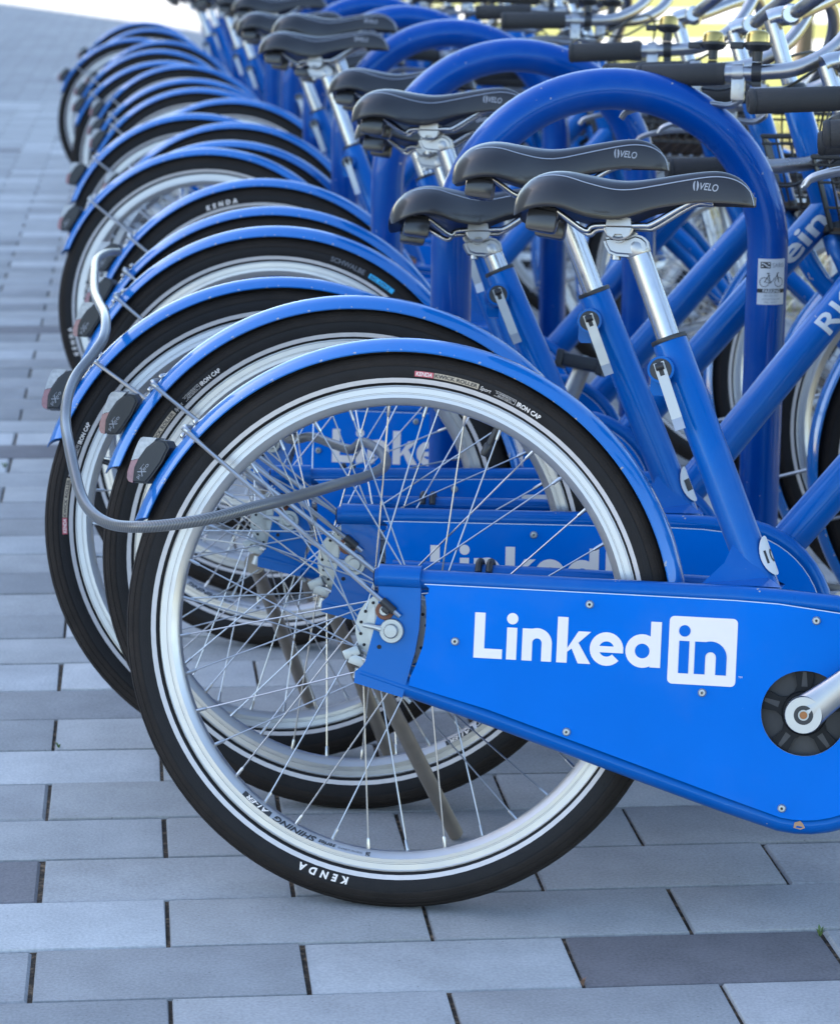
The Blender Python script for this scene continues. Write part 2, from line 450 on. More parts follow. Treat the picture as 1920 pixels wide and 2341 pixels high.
def text_geo(s, bold=0.0, shear=0.0, spacing=1.0):
    """flat glyph geometry: verts (u, v), faces, normalised to cap height 1; returns width"""
    cu = bpy.data.curves.new('t', 'FONT'); cu.body = s; cu.size = 1.0; cu.shear = shear; cu.offset = bold
    cu.space_character = spacing; cu.resolution_u = 3; cu.fill_mode = 'FRONT'
    ob = bpy.data.objects.new('t', cu); S.collection.objects.link(ob)
    dg = bpy.context.evaluated_depsgraph_get(); ev = ob.evaluated_get(dg); me = ev.to_mesh()
    vs = [(v.co.x, v.co.y) for v in me.vertices]; fs = [tuple(p.vertices) for p in me.polygons]
    ev.to_mesh_clear(); bpy.data.objects.remove(ob); bpy.data.curves.remove(cu)
    if not vs: return [], [], 0
    x0 = min(v[0] for v in vs); x1 = max(v[0] for v in vs); H = 0.70
    return [((x - x0) / H, y / H) for x, y in vs], fs, (x1 - x0) / H

def put_text(mb, s, fn, h, u0=0.0, v0=0.0, width=None, mi=0, cuts=0, **kw):
    vs, fs, w = text_geo(s, **kw)
    if cuts:                       # finer faces where the print follows a tight curve
        b = bmesh.new(); bv = [b.verts.new((x, y, 0)) for x, y in vs]
        for f in fs:
            try: b.faces.new([bv[i] for i in f])
            except ValueError: pass
        bmesh.ops.triangulate(b, faces=b.faces)
        for _k in range(cuts):
            bmesh.ops.subdivide_edges(b, edges=[e for e in b.edges if e.calc_length() > 0.10], cuts=1)
            bmesh.ops.triangulate(b, faces=b.faces)
        b.verts.index_update(); vs = [(v.co.x, v.co.y) for v in b.verts]; fs = [[v.index for v in f.verts] for f in b.faces]; b.free()
    k = (width / (w * h)) if width else 1.0
    mb.add([fn(u0 + x * h * k, v0 + y * h) for x, y in vs], fs, mi)
    return u0 + w * h * k

COL = S.collection
def obj(name, me, parent=None, mat=None):
    o = bpy.data.objects.new(name, me); COL.objects.link(o)
    if parent: o.parent = parent
    if mat is not None: o.matrix_local = mat
    return o
def tag(o, label=None, cat_=None, group=None, kind=None):
    if label: o['label'] = label
    if cat_: o['category'] = cat_
    if group: o['group'] = group
    if kind: o['kind'] = kind
    return o

# ================================================================== SETTING
def sheet(name, x0, x1, y0, y1, z, m, nx=1, ny=1):
    mb = MB(); mb.add([(x0, y0, z), (x1, y0, z), (x1, y1, z), (x0, y1, z)], [(0, 1, 2, 3)])
    return tag(obj(name, mb.mesh(name, m, smooth=False)), kind='structure')
PW, PL, PX0, PY0 = 0.1552, 0.3035, -0.4105, -0.2668
EDGE_X = 1.52
ground = sheet('ground', -400, 400, -200, 700, -0.05, M['sand'])
pavement = tag(obj('pavement', MB().add([(-14, -7, -0.0045), (EDGE_X, -7, -0.0045), (EDGE_X, 60, -0.0045), (-14, 60, -0.0045)], [(0, 1, 2, 3)]).mesh('pavement', M['sand'], smooth=False)), kind='structure')
FAR_ROW = int((15.0 - PY0) / PW); FAR_Y = PY0 + FAR_ROW * PW
sheet('far_pavement', -14, EDGE_X, FAR_Y + 0.004, 60, -0.002, PAVFAR)
sheet('near_pavement', -14, EDGE_X, -7, PY0 - 6 * PW - 0.004, -0.002, PAVFAR)
sheet('planting_bed', EDGE_X + 0.12, 3.3, -7, 60, -0.02, M['mulch'])
sheet('lawn', 3.3, 80, -40, 120, -0.012, M['lawn'])
sheet('cross_path', 3.3, 60, 22.3, 26.2, -0.006, M['concrete'])
sheet('plaza', -60, 60, 60.0, 200, -0.008, M['concrete'])
sheet('far_path', 3.3, 60, 31.5, 37.5, -0.006, M['concrete'])
kb = MB(); box(kb, (EDGE_X + 0.06, 26.5, -0.062), 0.118, 67, 0.16, 0.008)
tag(obj('kerb', kb.mesh('kerb', M['kerb'])), kind='structure')

def paver_mesh(name, m, seed):
    r = random.Random(seed); mb = MB(); L = PL - 0.0048; w = PW - 0.0042; c = 0.0042; z0, zt = -0.05, 0.0
    b = bmesh.new(); bmesh.ops.create_cube(b, size=1)
    bmesh.ops.scale(b, vec=(L, w, 0.05), verts=b.verts); bmesh.ops.translate(b, vec=(0, 0, -0.025), verts=b.verts)
    te = [e for e in b.edges if all(v.co.z > -0.001 for v in e.verts)]
    bmesh.ops.bevel(b, geom=te, offset=c, segments=2, affect='EDGES', profile=0.6)
    bmesh.ops.delete(b, geom=[f for f in b.faces if all(v.co.z < -0.049 for v in f.verts)], context='FACES')
    for v in b.verts:
        if v.co.z < -0.0005: v.co += Vector((r.uniform(-1, 1), r.uniform(-1, 1), 0)) * 0.0008
    b.verts.index_update()
    mb.add([v.co for v in b.verts], [[v.index for v in f.verts] for f in b.faces]); b.free()
    return mb.mesh(name, m, angle=25)
PM = [[paver_mesh('paver', m, 10 * i + j) for j in range(4)] for i, m in enumerate(PAV)]
def cam_px(p):
    q = Vector(p) - CAM_C; z = q.dot(CAM_F)
    return (960 + FPX * q.dot(CAM_R) / z, 1170.5 + FPX * q.dot(CAM_D) / z, z)
FORCE = {(0, 4): 2, (0, 2): 1, (0, 0): 3, (1, -1): 1, (1, 1): 0, (1, 3): 0, (1, 5): 0, (2, -2): 2, (2, 0): 0, (2, 4): 0, (2, 6): 3, (-1, 1): 0, (-1, 3): 0, (-1, 5): 1,
         (3, 1): 3, (3, -1): 0, (3, 5): 3, (3, 3): 3, (4, 0): 0, (4, 2): 3, (5, -1): 1, (5, 1): 0, (5, 3): 3, (6, 0): 0, (6, -2): 0, (7, -1): 3, (6, 4): 2, (6, 2): 3}
cand = []
for k in range(-6, FAR_ROW):
    par = 0 if k % 2 == 0 else 1
    for n in range(-44, 16):
        n2 = 2 * n + par
        x = PX0 + PL * n2 / 2 + PL / 2; y = PY0 + PW * (k + 0.5)
        if x > EDGE_X - 0.16 or x < -13.8: continue
        q = cam_px((x, y, 0))
        inside = -120 < q[0] < 2040 and 0 < q[1] < 2500
        cand.append((0 if inside else 1, q[2] if q[2] > 0 else 99, k, n2, x, y))
cand.sort()
far_mb = [MB() for _ in PAV]
for i, (out, dep, k, n2, x, y) in enumerate(cand):
    rr = random.Random(k * 1000 + n2)
    t = FORCE.get((k, n2))
    if t is None: t = rr.choices((0, 1, 2, 3), (50, 16, 5, 29))[0]
    me = PM[t][rr.randrange(4)]
    dz = rr.uniform(-0.0012, 0.0008); tx, ty = rr.uniform(-0.004, 0.004), rr.uniform(-0.003, 0.003)
    if i < 300:
        o = obj('paver', me, pavement); o.location = (x + rr.uniform(-.0008, .0008), y + rr.uniform(-.0008, .0008), dz)
        o.rotation_euler = (ty, tx, rr.uniform(-0.003, 0.003))
    elif not out or (x > -5 and y < 14):
        L, w, c = PL / 2 - 0.0024, PW / 2 - 0.0024, 0.004
        vs = [(x - L, y - w, dz - c), (x + L, y - w, dz - c), (x + L, y + w, dz - c), (x - L, y + w, dz - c),
              (x - L + c, y - w + c, dz), (x + L - c, y - w + c, dz), (x + L - c, y + w - c, dz), (x - L + c, y + w - c, dz)]
        vs += [(a, b_, -0.02) for a, b_, _ in vs[:4]]
        far_mb[t].add(vs, [(4, 5, 6, 7), (0, 1, 5, 4), (1, 2, 6, 5), (2, 3, 7, 6), (3, 0, 4, 7), (8, 9, 1, 0), (9, 10, 2, 1), (10, 11, 3, 2), (11, 8, 0, 3)])
_pm = MB()
for t, mb in enumerate(far_mb):
    _pm.add(mb.v, mb.f, t)
po = obj('distant_pavers', _pm.mesh('distant_pavers', PAV, smooth=False), pavement); tag(po, kind='stuff')

# ================================================================== BICYCLE PARTS (bike frame: x forward, -y towards the camera, z up, origin under the rear axle)
WR = 0.332                       # wheel radius
ROOT = {}
# ---- tyre, rim, hub, spokes (axis y, centred on the axle)
def ring(mb, prof, seg, mi_of=None):
    n = len(prof); vs = []; fs = []; mi = []
    for k in range(seg):
        t = 2 * math.pi * k / seg; c, s = math.cos(t), math.sin(t)
        for r, y in prof: vs.append((r * c, y, r * s))
    for k in range(seg):
        k2 = (k + 1) % seg
        for i in range(n):
            j = (i + 1) % n
            fs.append((k * n + i, k2 * n + i, k2 * n + j, k * n + j)); mi.append(mi_of[i] if mi_of else 0)
    mb.add(vs, fs); mb.mi[-len(fs):] = mi
    return mb
def sidewall(r):
    """half width of the tyre at radius r"""
    c = 0.3085
    if r < c: return 0.0135 + (0.0228 - 0.0135) * math.sin(min(1, (r - 0.283) / (c - 0.283)) * math.pi / 2)
    return 0.0228 * math.sqrt(max(0, 1 - ((r - c) / (WR - c)) ** 2))
prof = []; pmi = []
rads = [0.281, 0.2845, 0.2893, 0.2899, 0.2912, 0.2917, 0.2944, 0.2971, 0.2976, 0.299, 0.302, 0.3055, 0.309, 0.3105, 0.3108, 0.3115, 0.3118, 0.3145, 0.3180, 0.3184, 0.3196, 0.3200, 0.3230, 0.3258, 0.3262, 0.3274, 0.3278, 0.3300, 0.3314]
gro = {0.3108, 0.3115, 0.3184, 0.3196, 0.3262, 0.3274}
half = []
for r in rads:
    y = sidewall(r) if r > 0.2896 else 0.0116
    rr_ = r
    if r in gro: y -= 0.0008; rr_ -= 0.0005
    half.append((rr_, y))
side = [(r, -y) for r, y in half]
full = side + [(0.332, 0.0)] + [(r, y) for r, y in reversed(half)]
def tmi(i):
    r = 0.5 * (full[i][0] + full[(i + 1) % len(full)][0])
    if 0.2915 < r < 0.2972: return 1
    return 2 if r > 0.312 else 0
tyre_me = ring(MB(), full, 112, [tmi(i) for i in range(len(full))]).mesh('tyre', [M['rubber'], M['stripe'], M['tread']], angle=60)
_rh = [(0.2892, 0.0122), (0.2886, 0.0131), (0.2872, 0.0133), (0.2864, 0.0128), (0.2800, 0.0128), (0.2795, 0.0120), (0.2785, 0.0120), (0.2780, 0.0128), (0.2738, 0.0130), (0.2726, 0.0120), (0.2684, 0.0098), (0.2656, 0.0060)]
rimp = [(r, -y) for r, y in reversed(_rh)] + [(0.2892, -0.0108), (0.281, -0.0100), (0.281, 0.0100), (0.2892, 0.0108)] + _rh + [(0.2648, 0.0)]
rim_me = ring(MB(), rimp, 112).mesh('rim', M['rim'], angle=28)
hb = MB()
lathe(hb, [(0.006, -0.062), (0.006, -0.036), (0.016, -0.036), (0.018, -0.0300), (0.0455, -0.0300), (0.0460, -0.0290), (0.0455, -0.0265), (0.036, -0.0262), (0.034, -0.022), (0.034, 0.022), (0.036, 0.0262), (0.0455, 0.0265), (0.0460, 0.0290), (0.0455, 0.0300), (0.018, 0.0300), (0.016, 0.036), (0.006, 0.036), (0.006, 0.062)], (0, 0, 0), (0, 1, 0), 36)
for k in range(18):
    a = 2 * math.pi * (k + 0.5) / 18
    cyl(hb, (0.0395 * math.cos(a), -0.0301, 0.0395 * math.sin(a)), (0, 1, 0), 0.0020, -0.0006, 0.0004, 8, mi=1)
hub_me = hb.mesh('hub', [M['zinc'], M['hole']], angle=30)
SP_A = (0.0405, 0.0290); SP_R = (0.2660, 0.0030)
CROSS = R(62)
spoke_L = math.sqrt((SP_R[0] - SP_A[0] * math.cos(CROSS)) ** 2 + (SP_A[0] * math.sin(CROSS)) ** 2 + (SP_A[1] - SP_R[1]) ** 2)
sb = MB(); tube(sb, [(0, 0, 0), (0, 0, spoke_L)], 0.00105, 6); tube(sb, [(0, 0, spoke_L - 0.014), (0, 0, spoke_L - 0.0125), (0, 0, spoke_L)], [0.0014, 0.0021, 0.0022], 8)
spoke_me = sb.mesh('spoke', M['steel'])
spoke_mats = []
for k in range(36):
    a = 2 * math.pi * (k + 0.5) / 36
    sgn = -1 if k % 2 == 0 else 1
    cr_ = CROSS if (k // 2) % 2 == 0 else -CROSS
    A = V(SP_A[0] * math.cos(a + cr_), sgn * (SP_A[1] + (0.0012 if cr_ > 0 else -0.0012)), SP_A[0] * math.sin(a + cr_))
    B = V(SP_R[0] * math.cos(a), sgn * SP_R[1], SP_R[0] * math.sin(a))
    q = (B - A).to_track_quat('Z', 'Y').to_matrix().to_4x4(); q.translation = A
    spoke_mats.append(q)
sj = MB()
for q in spoke_mats: sj.add([q @ Vector(v) for v in sb.v], sb.f)
spokes_me = sj.mesh('spokes', M['steel'])
vb = MB(); tube(vb, [(0.2660, 0, 0), (0.243, 0, 0)], 0.0038, 10); tube(vb, [(0.2445, 0, 0), (0.243, 0, 0), (0.232, 0, 0), (0.229, 0, 0)], [0.0045, 0.0055, 0.005, 0.0035], 10)
valve_me = vb.mesh('valve', M['dark'])

def on_tyre(dr=0.0):
    """(u along the sidewall clockwise in metres at r=0.30, v outward radius offset) -> point just proud of the near sidewall"""
    def f(u, v, r0=0.2985, a0=90.0):
        r = r0 + v; t = R(a0) - u / 0.303
        return (r * math.cos(t), -(sidewall(r) + 0.0006 + dr), r * math.sin(t))
    return f
def at(fn, **k): return lambda u, v: fn(u, v, **k)
def strip(mb, fn, u0, u1, v0, v1, mi, n=10):
    vs = []; fs = []
    for i in range(n + 1):
        u = u0 + (u1 - u0) * i / n
        vs += [fn(u, v0), fn(u, (v0 + v1) / 2), fn(u, v1)]
    for i in range(n):
        for j in range(2): fs.append((3 * i + j, 3 * i + 3 + j, 3 * i + 4 + j, 3 * i + 1 + j))
    mb.add(vs, fs, mi)
# maker label along the upper sidewall and white name at the bottom
tl = MB(); f0 = on_tyre(); f1 = on_tyre(0.0004)
g0 = at(f0, a0=88.0, r0=0.2995); g1 = at(f1, a0=88.0, r0=0.2995)
strip(tl, g0, 0, 0.0225, 0.0, 0.0064, 1, 5)
put_text(tl, 'KENDA', g1, 0.0046, 0.0015, 0.0010, width=0.0195, mi=0, bold=0.02, shear=0.2)
strip(tl, g0, 0.0233, 0.078, 0.0, 0.0064, 2, 14)
put_text(tl, 'KWICK ROLLER', g1, 0.0042, 0.0245, 0.0012, width=0.052, mi=3, bold=0.02)
put_text(tl, 'Sport', g0, 0.0045, 0.080, 0.0008, width=0.014, mi=0, shear=0.3)
put_text(tl, '26 x 1.50 MADE FOR DAILY USE', g0, 0.0018, 0.100, 0.0036, width=0.024, mi=0)
put_text(tl, 'INFLATE TO 80 P.S.I.', g0, 0.0016, 0.103, 0.0012, width=0.018, mi=0)
for (a_, b_, c_, d_) in ((0.0985, 0.1255, 0.0062, 0.0065), (0.0985, 0.1255, 0.0003, 0.0006), (0.1252, 0.1256, 0.0003, 0.0065)):
    strip(tl, g0, a_, b_, c_, d_, 0, 6)
put_text(tl, 'IRON\u25b2CAP'.replace('\u25b2', ' '), g0, 0.0052, 0.128, 0.0008, width=0.032, mi=0, bold=0.03)
label_me = tl.mesh('tyre_label', [M['white'], M['redprint'], M['tan'], M['ink']], smooth=False); tl = MB()
h0 = at(f0, a0=262.0, r0=0.3005)
put_text(tl, 'KENDA', h0, 0.0082, 0.0, 0.0, width=0.062, mi=0, bold=0.045, shear=0.12, spacing=1.9)
name_me = tl.mesh('tyre_lettering', M['white'], smooth=False)
tl2 = MB(); s0 = at(f0, a0=74.0, r0=0.3035)
put_text(tl2, 'SCHWALBE', s0, 0.0075, 0.0, 0.0, width=0.058, mi=0, bold=0.03)
strip(tl2, s0, 0.066, 0.112, 0.0, 0.0075, 1, 10)
put_text(tl2, 'BIG APPLE', at(on_tyre(0.0004), a0=74.0, r0=0.3035), 0.005, 0.069, 0.001, width=0.036, mi=2)
label2_me = tl2.mesh('tyre_lettering', [simple('grey tyre print', (0.12, 0.12, 0.13), 0.6), M['cyan'], M['ink']], smooth=False)
def on_rim(u, v, a0=230.0):
    r = 0.2660 + v; t = R(a0) - u / 0.27
    y = 0.0100 + (0.0126 - 0.0100) * min(1, max(0, (r - 0.268) / 0.0055)) if r > 0.268 else 0.006 + 0.004 * max(0, (r - 0.2652) / 0.0028)
    return (r * math.cos(t), -(y + 0.0007), r * math.sin(t))
rd = MB(); ra = at(on_rim, a0=266.0)
put_text(rd, '26', ra, 0.0042, 0.0, 0.0022, width=0.006, mi=0, bold=0.03, shear=0.2)
put_text(rd, 'DOUBLE WALL ALUMINIUM 559', ra, 0.0022, 0.010, 0.0030, width=0.030, mi=0)
put_text(rd, 'series', ra, 0.0045, 0.043, 0.0022, width=0.022, mi=0, bold=0.02, shear=0.3)
put_text(rd, 'SHINING', ra, 0.0058, 0.068, 0.0018, width=0.058, mi=0, bold=0.03, shear=0.3)
strip(rd, ra, 0.130, 0.172, 0.0018, 0.0075, 0, 10)
put_text(rd, 'A1-ER', at(lambda u, v, a0: tuple(Vector(on_rim(u, v, a0)) + V(0, -0.0004, 0)), a0=266.0), 0.0045, 0.134, 0.0024, width=0.032, mi=1, bold=0.03, shear=0.3)
rimdecal_me = rd.mesh('rim_lettering', [M['ink'], M['white']], smooth=False)

# ---- mudguards
def guard_mesh(name, a0, a1, R0=0.3455, hw=0.0275, drop=0.0165, n=72, taper=True):
    mb = MB(); prof_o = []; K = 12
    for j in range(K + 1):
        y = -hw + 2 * hw * j / K; q = abs(y) / hw
        prof_o.append((y, -drop * (0.35 * q ** 2 + 0.65 * q ** 5)))
    vs = []; fs = []
    for i in range(n + 1):
        a = R(a0 + (a1 - a0) * i / n)
        for j, (y, d) in enumerate(prof_o):
            aa = a
            if taper and i == n: aa = a + R(3.2) * (1 - (abs(y) / hw) ** 1.5)
            vs.append(((R0 + d) * math.cos(aa), y, (R0 + d) * math.sin(aa)))
        for j, (y, d) in enumerate(prof_o):
            aa = a
            if taper and i == n: aa = a + R(3.2) * (1 - (abs(y) / hw) ** 1.5)
            vs.append(((R0 + d - 0.0014) * math.cos(aa), y * 0.97, (R0 + d - 0.0014) * math.sin(aa)))
    st = 2 * (K + 1)
    for i in range(n):
        for j in range(K):
            a = i * st + j; fs.append((a, a + 1, a + st + 1, a + st))
            b = i * st + K + 1 + j; fs.append((b + 1, b, b + st, b + st + 1))
        fs.append((i * st, (i + 1) * st, (i + 1) * st + K + 1, i * st + K + 1))
        fs.append((i * st + K, i * st + 2 * K + 1, (i + 1) * st + 2 * K + 1, (i + 1) * st + K))
    for i in (0, n):
        for j in range(K):
            a = i * st + j; fs.append((a, a + 1, a + K + 2, a + K + 1))
    mb.add(vs, fs); return mb.mesh(name, M['fender'], angle=50)
rguard_me = guard_mesh('rear_mudguard', -6, 159.0)
fguard_me = guard_mesh('front_mudguard', 60, 212, R0=0.346, n=60)
AX = V(0, 0, WR)
def stay_mesh(name, ca, ex, ez, side_r=0.0029, ey=-0.0775, Rg=0.3455):
    """wire stay from both sides of the hub over the guard; a0 angle of the bridge"""
    mb = MB(); c, s = math.cos(R(ca)), math.sin(R(ca))
    top = Rg + 0.0035
    e = V(ex, ey, ez)
    pts = [e + V(0.024, 0, -0.019) * 0.9, e, V(c * (Rg - 0.024), -0.0345, s * (Rg - 0.024) ), V(c * (Rg - 0.006), -0.0318, s * (Rg - 0.006)), V(c * top, -0.026, s * top), V(c * (top + 0.001), 0, s * (top + 0.001))]
    sm = [pts[0], pts[1]] + cat(pts[1:], 5)[1:]
    allp = sm + [V(p.x, -p.y, p.z) for p in reversed(sm[:-1])]
    tube(mb, allp, side_r, 8)
    # clip and two screws on the crown
    for da in (-1.9, 1.9):
        cc, ss = math.cos(R(ca + da)), math.sin(R(ca + da))
        lathe(mb, [(0.0001, 0.0042), (0.0028, 0.0036), (0.0040, 0.0016), (0.0042, 0)], (cc * Rg, -0.012, ss * Rg), (cc, 0, ss), 12)
        lathe(mb, [(0.0001, 0.0042), (0.0028, 0.0036), (0.0040, 0.0016), (0.0042, 0)], (cc * Rg, 0.012, ss * Rg), (cc, 0, ss), 12)
    return mb.mesh(name, M['steel'])
stay_me = stay_mesh('mudguard_stay', 139.2, -0.006, 0.3675 - WR)
fstay_me = stay_mesh('mudguard_stay', 196, -0.006, -0.002, Rg=0.346)
sc_ = MB()
rotS = Matrix.Rotation(R(38), 3, 'Y')
tube(sc_, [V(-0.0065, -0.0775, 0.3680 - WR), V(0.0085, -0.0775, 0.3560 - WR)], 0.0050, 12)
box(sc_, (-0.001, -0.0755, 0.3585 - WR), 0.010, 0.010, 0.010, 0.002, rotS)
stayclamp_me = sc_.mesh('stay_clamp', M['dark'])
sc2 = MB(); lathe(sc2, [(0.0001, -0.011), (0.005, -0.0108), (0.0062, -0.009), (0.0062, -0.004)], (-0.0035, -0.068, 0.3560 - WR), (0, 1, 0), 14)
lathe(sc2, [(0.0105, -0.0045), (0.0115, -0.003), (0.0115, 0.002)], (-0.0035, -0.068, 0.3560 - WR), (0, 1, 0), 16, mi=1)
lathe(sc2, [(0.0001, -0.0112), (0.0022, -0.0112)], (-0.0035, -0.068, 0.3560 - WR), (0, 1, 0), 6, mi=2)
staybolt_me = sc2.mesh('clamp_bolt', [M['zinc'], M['rustrubber'], M['hole']])

# ---- rear lamp
lens_pts = [(-0.3225, 0.5405), (-0.3195, 0.5450), (-0.3165, 0.5462), (-0.300, 0.5455), (-0.304, 0.5405), (-0.3125, 0.5335), (-0.3215, 0.5200), (-0.3262, 0.5090), (-0.3275, 0.4905), (-0.3325, 0.4920), (-0.3348, 0.4960), (-0.3345, 0.5040), (-0.3300, 0.5190), (-0.3262, 0.5310)]
body_pts = [(-0.3275, 0.4905), (-0.3262, 0.5090), (-0.3215, 0.5200), (-0.3125, 0.5335), (-0.304, 0.5405), (-0.2960, 0.5440), (-0.2885, 0.5425), (-0.2840, 0.5345), (-0.2920, 0.5165), (-0.3040, 0.4985), (-0.3110, 0.4900)]
def shift(pts): return [(x, z - WR) for x, z in pts]
lens_hi = [p for p in lens_pts[:7]] + [(-0.3305, 0.5175), (-0.3262, 0.5310)]
lens_lo = [(-0.3218, 0.5195), (-0.3262, 0.5090), (-0.3275, 0.4905), (-0.3325, 0.4920), (-0.3348, 0.4960), (-0.3345, 0.5040), (-0.3307, 0.5168)]
ll = MB(); prism(ll, shift(lens_hi), -0.019, 0.019); lens_me = ll.mesh('lamp_lens', M['lens'], smooth=False)
rl = MB(); prism(rl, shift(lens_lo), -0.0188, 0.0188); redl_me = rl.mesh('red_reflector', M['red'], smooth=False)
lb = MB(); prism(lb, shift(body_pts), -0.0215, 0.0215)
_b = bmesh.new(); _me = lb.mesh('lamp_body', M['dark'], smooth=False); _b.from_mesh(_me)
bmesh.ops.remove_doubles(_b, verts=_b.verts, dist=1e-6)
bmesh.ops.dissolve_limit(_b, angle_limit=R(2), verts=_b.verts, edges=_b.edges)
_rim = [e for e in _b.edges if len(e.link_faces) == 2 and e.calc_face_angle(0) > R(60)]
bmesh.ops.bevel(_b, geom=_rim, offset=0.0025, segments=3, affect='EDGES'); _b.to_mesh(_me); _b.free()
for p_ in _me.polygons: p_.use_smooth = True
_me.set_sharp_from_angle(angle=R(35)); lampbody_me = _me
lx = MB()
_c, _s = math.cos(R(52)), math.sin(R(52))
def on_lamp(u, v): return (-0.3200 + u * _c - v * _s, -0.0221, 0.4955 - WR + u * _s + v * _c)
put_text(lx, 'pi', on_lamp, 0.0045, 0.0, 0.0, width=0.0048); put_text(lx, 'X', on_lamp, 0.0085, 0.0048, -0.002, width=0.0090); put_text(lx, 'eo', on_lamp, 0.0048, 0.0118, 0.0004, width=0.0098)
tube(lx, [V(*on_lamp(0.010, 0.0062)), V(*on_lamp(0.0185, 0.0062))], 0.00025, 4)
lampword_me = lx.mesh('lamp_lettering', M['greyprint'], smooth=False)

# ---- frame
seat_dir = V(-0.3725, 0, 0.928).normalized()
BB = V(0.484, 0, 0.265)
ST_TOP = V(0.3065, 0, 0.6850)
mb = MB(); tube(mb, [V(0.484, 0, 0.268), ST_TOP - seat_dir * 0.003, ST_TOP], [0.0208, 0.0208, 0.0200], 28)
lathe(mb, [(0.0155, -0.026), (0.0155, -0.010), (0.0155, 0.012), (0.0155, 0.026)], V(0.3005, -0.008, 0.6500), (0, 1, 0), 24)
prism(mb, [(0.306, 0.645), (0.287, 0.645), (0.2865, 0.626), (0.290, 0.6205), (0.303, 0.6205)], -0.0025, 0.0025)
seat_tube_me = mb.mesh('seat_tube', M['paint'], angle=35)
gm = MB()   # folded gusset at the foot of the seat tube
g = [V(0.360, -0.046, 0.4055), V(0.452, -0.050, 0.4055), V(0.452, 0.050, 0.4055), V(0.360, 0.046, 0.4055), V(0.384, -0.030, 0.4300), V(0.384, 0.030, 0.4300), V(0.392, -0.017, 0.452), V(0.392, 0.017, 0.452), V(0.435, -0.022, 0.415), V(0.435, 0.022, 0.415)]
gm.add(g, [(0, 1, 8, 4), (4, 8, 6), (3, 5, 9, 2), (5, 7, 9), (0, 4, 5, 3), (4, 6, 7, 5), (0, 3, 2, 1)])
gusset_me = gm.mesh('seat_tube_gusset', M['paint'], smooth=False)
HB = V(0.866, 0, 0.705); HT = V(0.802, 0, 0.897); hdir = (HT - HB).normalized()
mb = MB(); tube(mb, [BB + V(0.0, 0, 0.005), V(0.862, 0, 0.728)], 0.0245, 28); main_tube_me = mb.mesh('main_tube', M['paint'])
mb = MB(); lathe(mb, [(0.019, -0.004), (0.0215, 0.0), (0.0215, (HT - HB).length), (0.019, (HT - HB).length + 0.004)], HB, hdir, 28); head_tube_me = mb.mesh('head_tube', M['paint'])
L_ = (HT - HB).length
mb = MB(); lathe(mb, [(0.015, L_), (0.0225, L_ + 0.002), (0.0235, L_ + 0.008), (0.0215, L_ + 0.016), (0.014, L_ + 0.020)], HB, hdir, 24); headset_me = mb.mesh('headset_cup', M['dark'])
mb = MB(); lathe(mb, [(0.014, -0.018), (0.0225, -0.012), (0.0225, -0.002), (0.015, 0)], HB, hdir, 24); headset2_me = mb.mesh('headset_cup', M['dark'])
mb = MB(); cyl(mb, BB, (0, 1, 0), 0.024, -0.045, 0.045, 28, bev=0.002); bb_me = mb.mesh('bottom_bracket', M['paint'])
# chain case: perimeter tube + panel
def loop_pts(off, y, x_left):
    top = [(x_left, 0.394 - off), (0.12, 0.394 - off), (0.28, 0.394 - off), (0.40, 0.394 - off), (0.45, 0.3925 - off)]
    a = arc(0.484, 0.265, 0.1275 - off, 76, -100, 22)
    bot = [(0.40, 0.1565 + off * 1.04), (0.26, 0.1985 + off * 1.04), (0.12, 0.2410 + off * 1.04), (x_left - 0.012, 0.2830 + off * 1.04)]
    return top + a + bot
mb = MB(); tube(mb, [V(x, -0.060, z) for x, z in loop_pts(0.0, -0.06, -0.018)], 0.0118, 14); rail_me = mb.mesh('chain_guard_rail', M['paint'])
mb = MB(); tube(mb, cat([V(-0.02, 0.062, 0.4000), V(0.10, 0.062, 0.4000), V(0.25, 0.060, 0.4000), V(0.38, 0.056, 0.399), V(0.45, 0.045, 0.385), V(0.48, 0.03, 0.34)], 5), 0.0110, 12)
tube(mb, cat([V(-0.03, 0.060, 0.290), V(0.15, 0.055, 0.262), V(0.34, 0.040, 0.245), V(0.47, 0.03, 0.255)], 5), 0.0100, 12); box(mb, (0.003, 0.058, 0.335), 0.05, 0.006, 0.13, 0.002); farstay_me = mb.mesh('chain_stay', M['paint'])
mb = MB()
for x_ in (0.086, 0.099): tube(mb, cat([V(x_, 0.049, 0.402), V(x_, 0.053, 0.4120), V(x_ + 0.001, 0.062, 0.4145), V(x_ + 0.002, 0.073, 0.408)], 4), 0.0042, 8)
hook_me = mb.mesh('cable_clips', M['dark'])
pout = [(0.0420, 0.3895), (0.12, 0.3895), (0.28, 0.3895), (0.40, 0.3893), (0.45, 0.3878)] + arc(0.484, 0.265, 0.1215, 72, -100, 26) + [(0.40, 0.1640), (0.26, 0.2068), (0.12, 0.2490), (0.0290, 0.2710), (0.0300, 0.280), (0.0365, 0.2960), (0.0435, 0.3180), (0.0460, 0.3400), (0.0455, 0.3620), (0.0435, 0.3760), (0.0475, 0.3800), (0.0475, 0.3850)]
mb = MB(); prism(mb, pout, -0.0712, -0.0748, holes=[arc(0.484, 0.265, 0.0485, 0, 351, 39)], mi=0, mi_side=1)
tube(mb, [V(x, -0.0742, z - 0.0003) for x, z in pout[:22]], 0.0007, 6, mi=1)
panel_me = mb.mesh('chain_guard_panel', [M['panel'], M['edge']], smooth=False)
mb = MB(); prism(mb, [(x, z) for x, z in pout if x > 0.03], -0.050, -0.0515); inner_me = mb.mesh('inner_guard_plate', M['paint'], smooth=False)
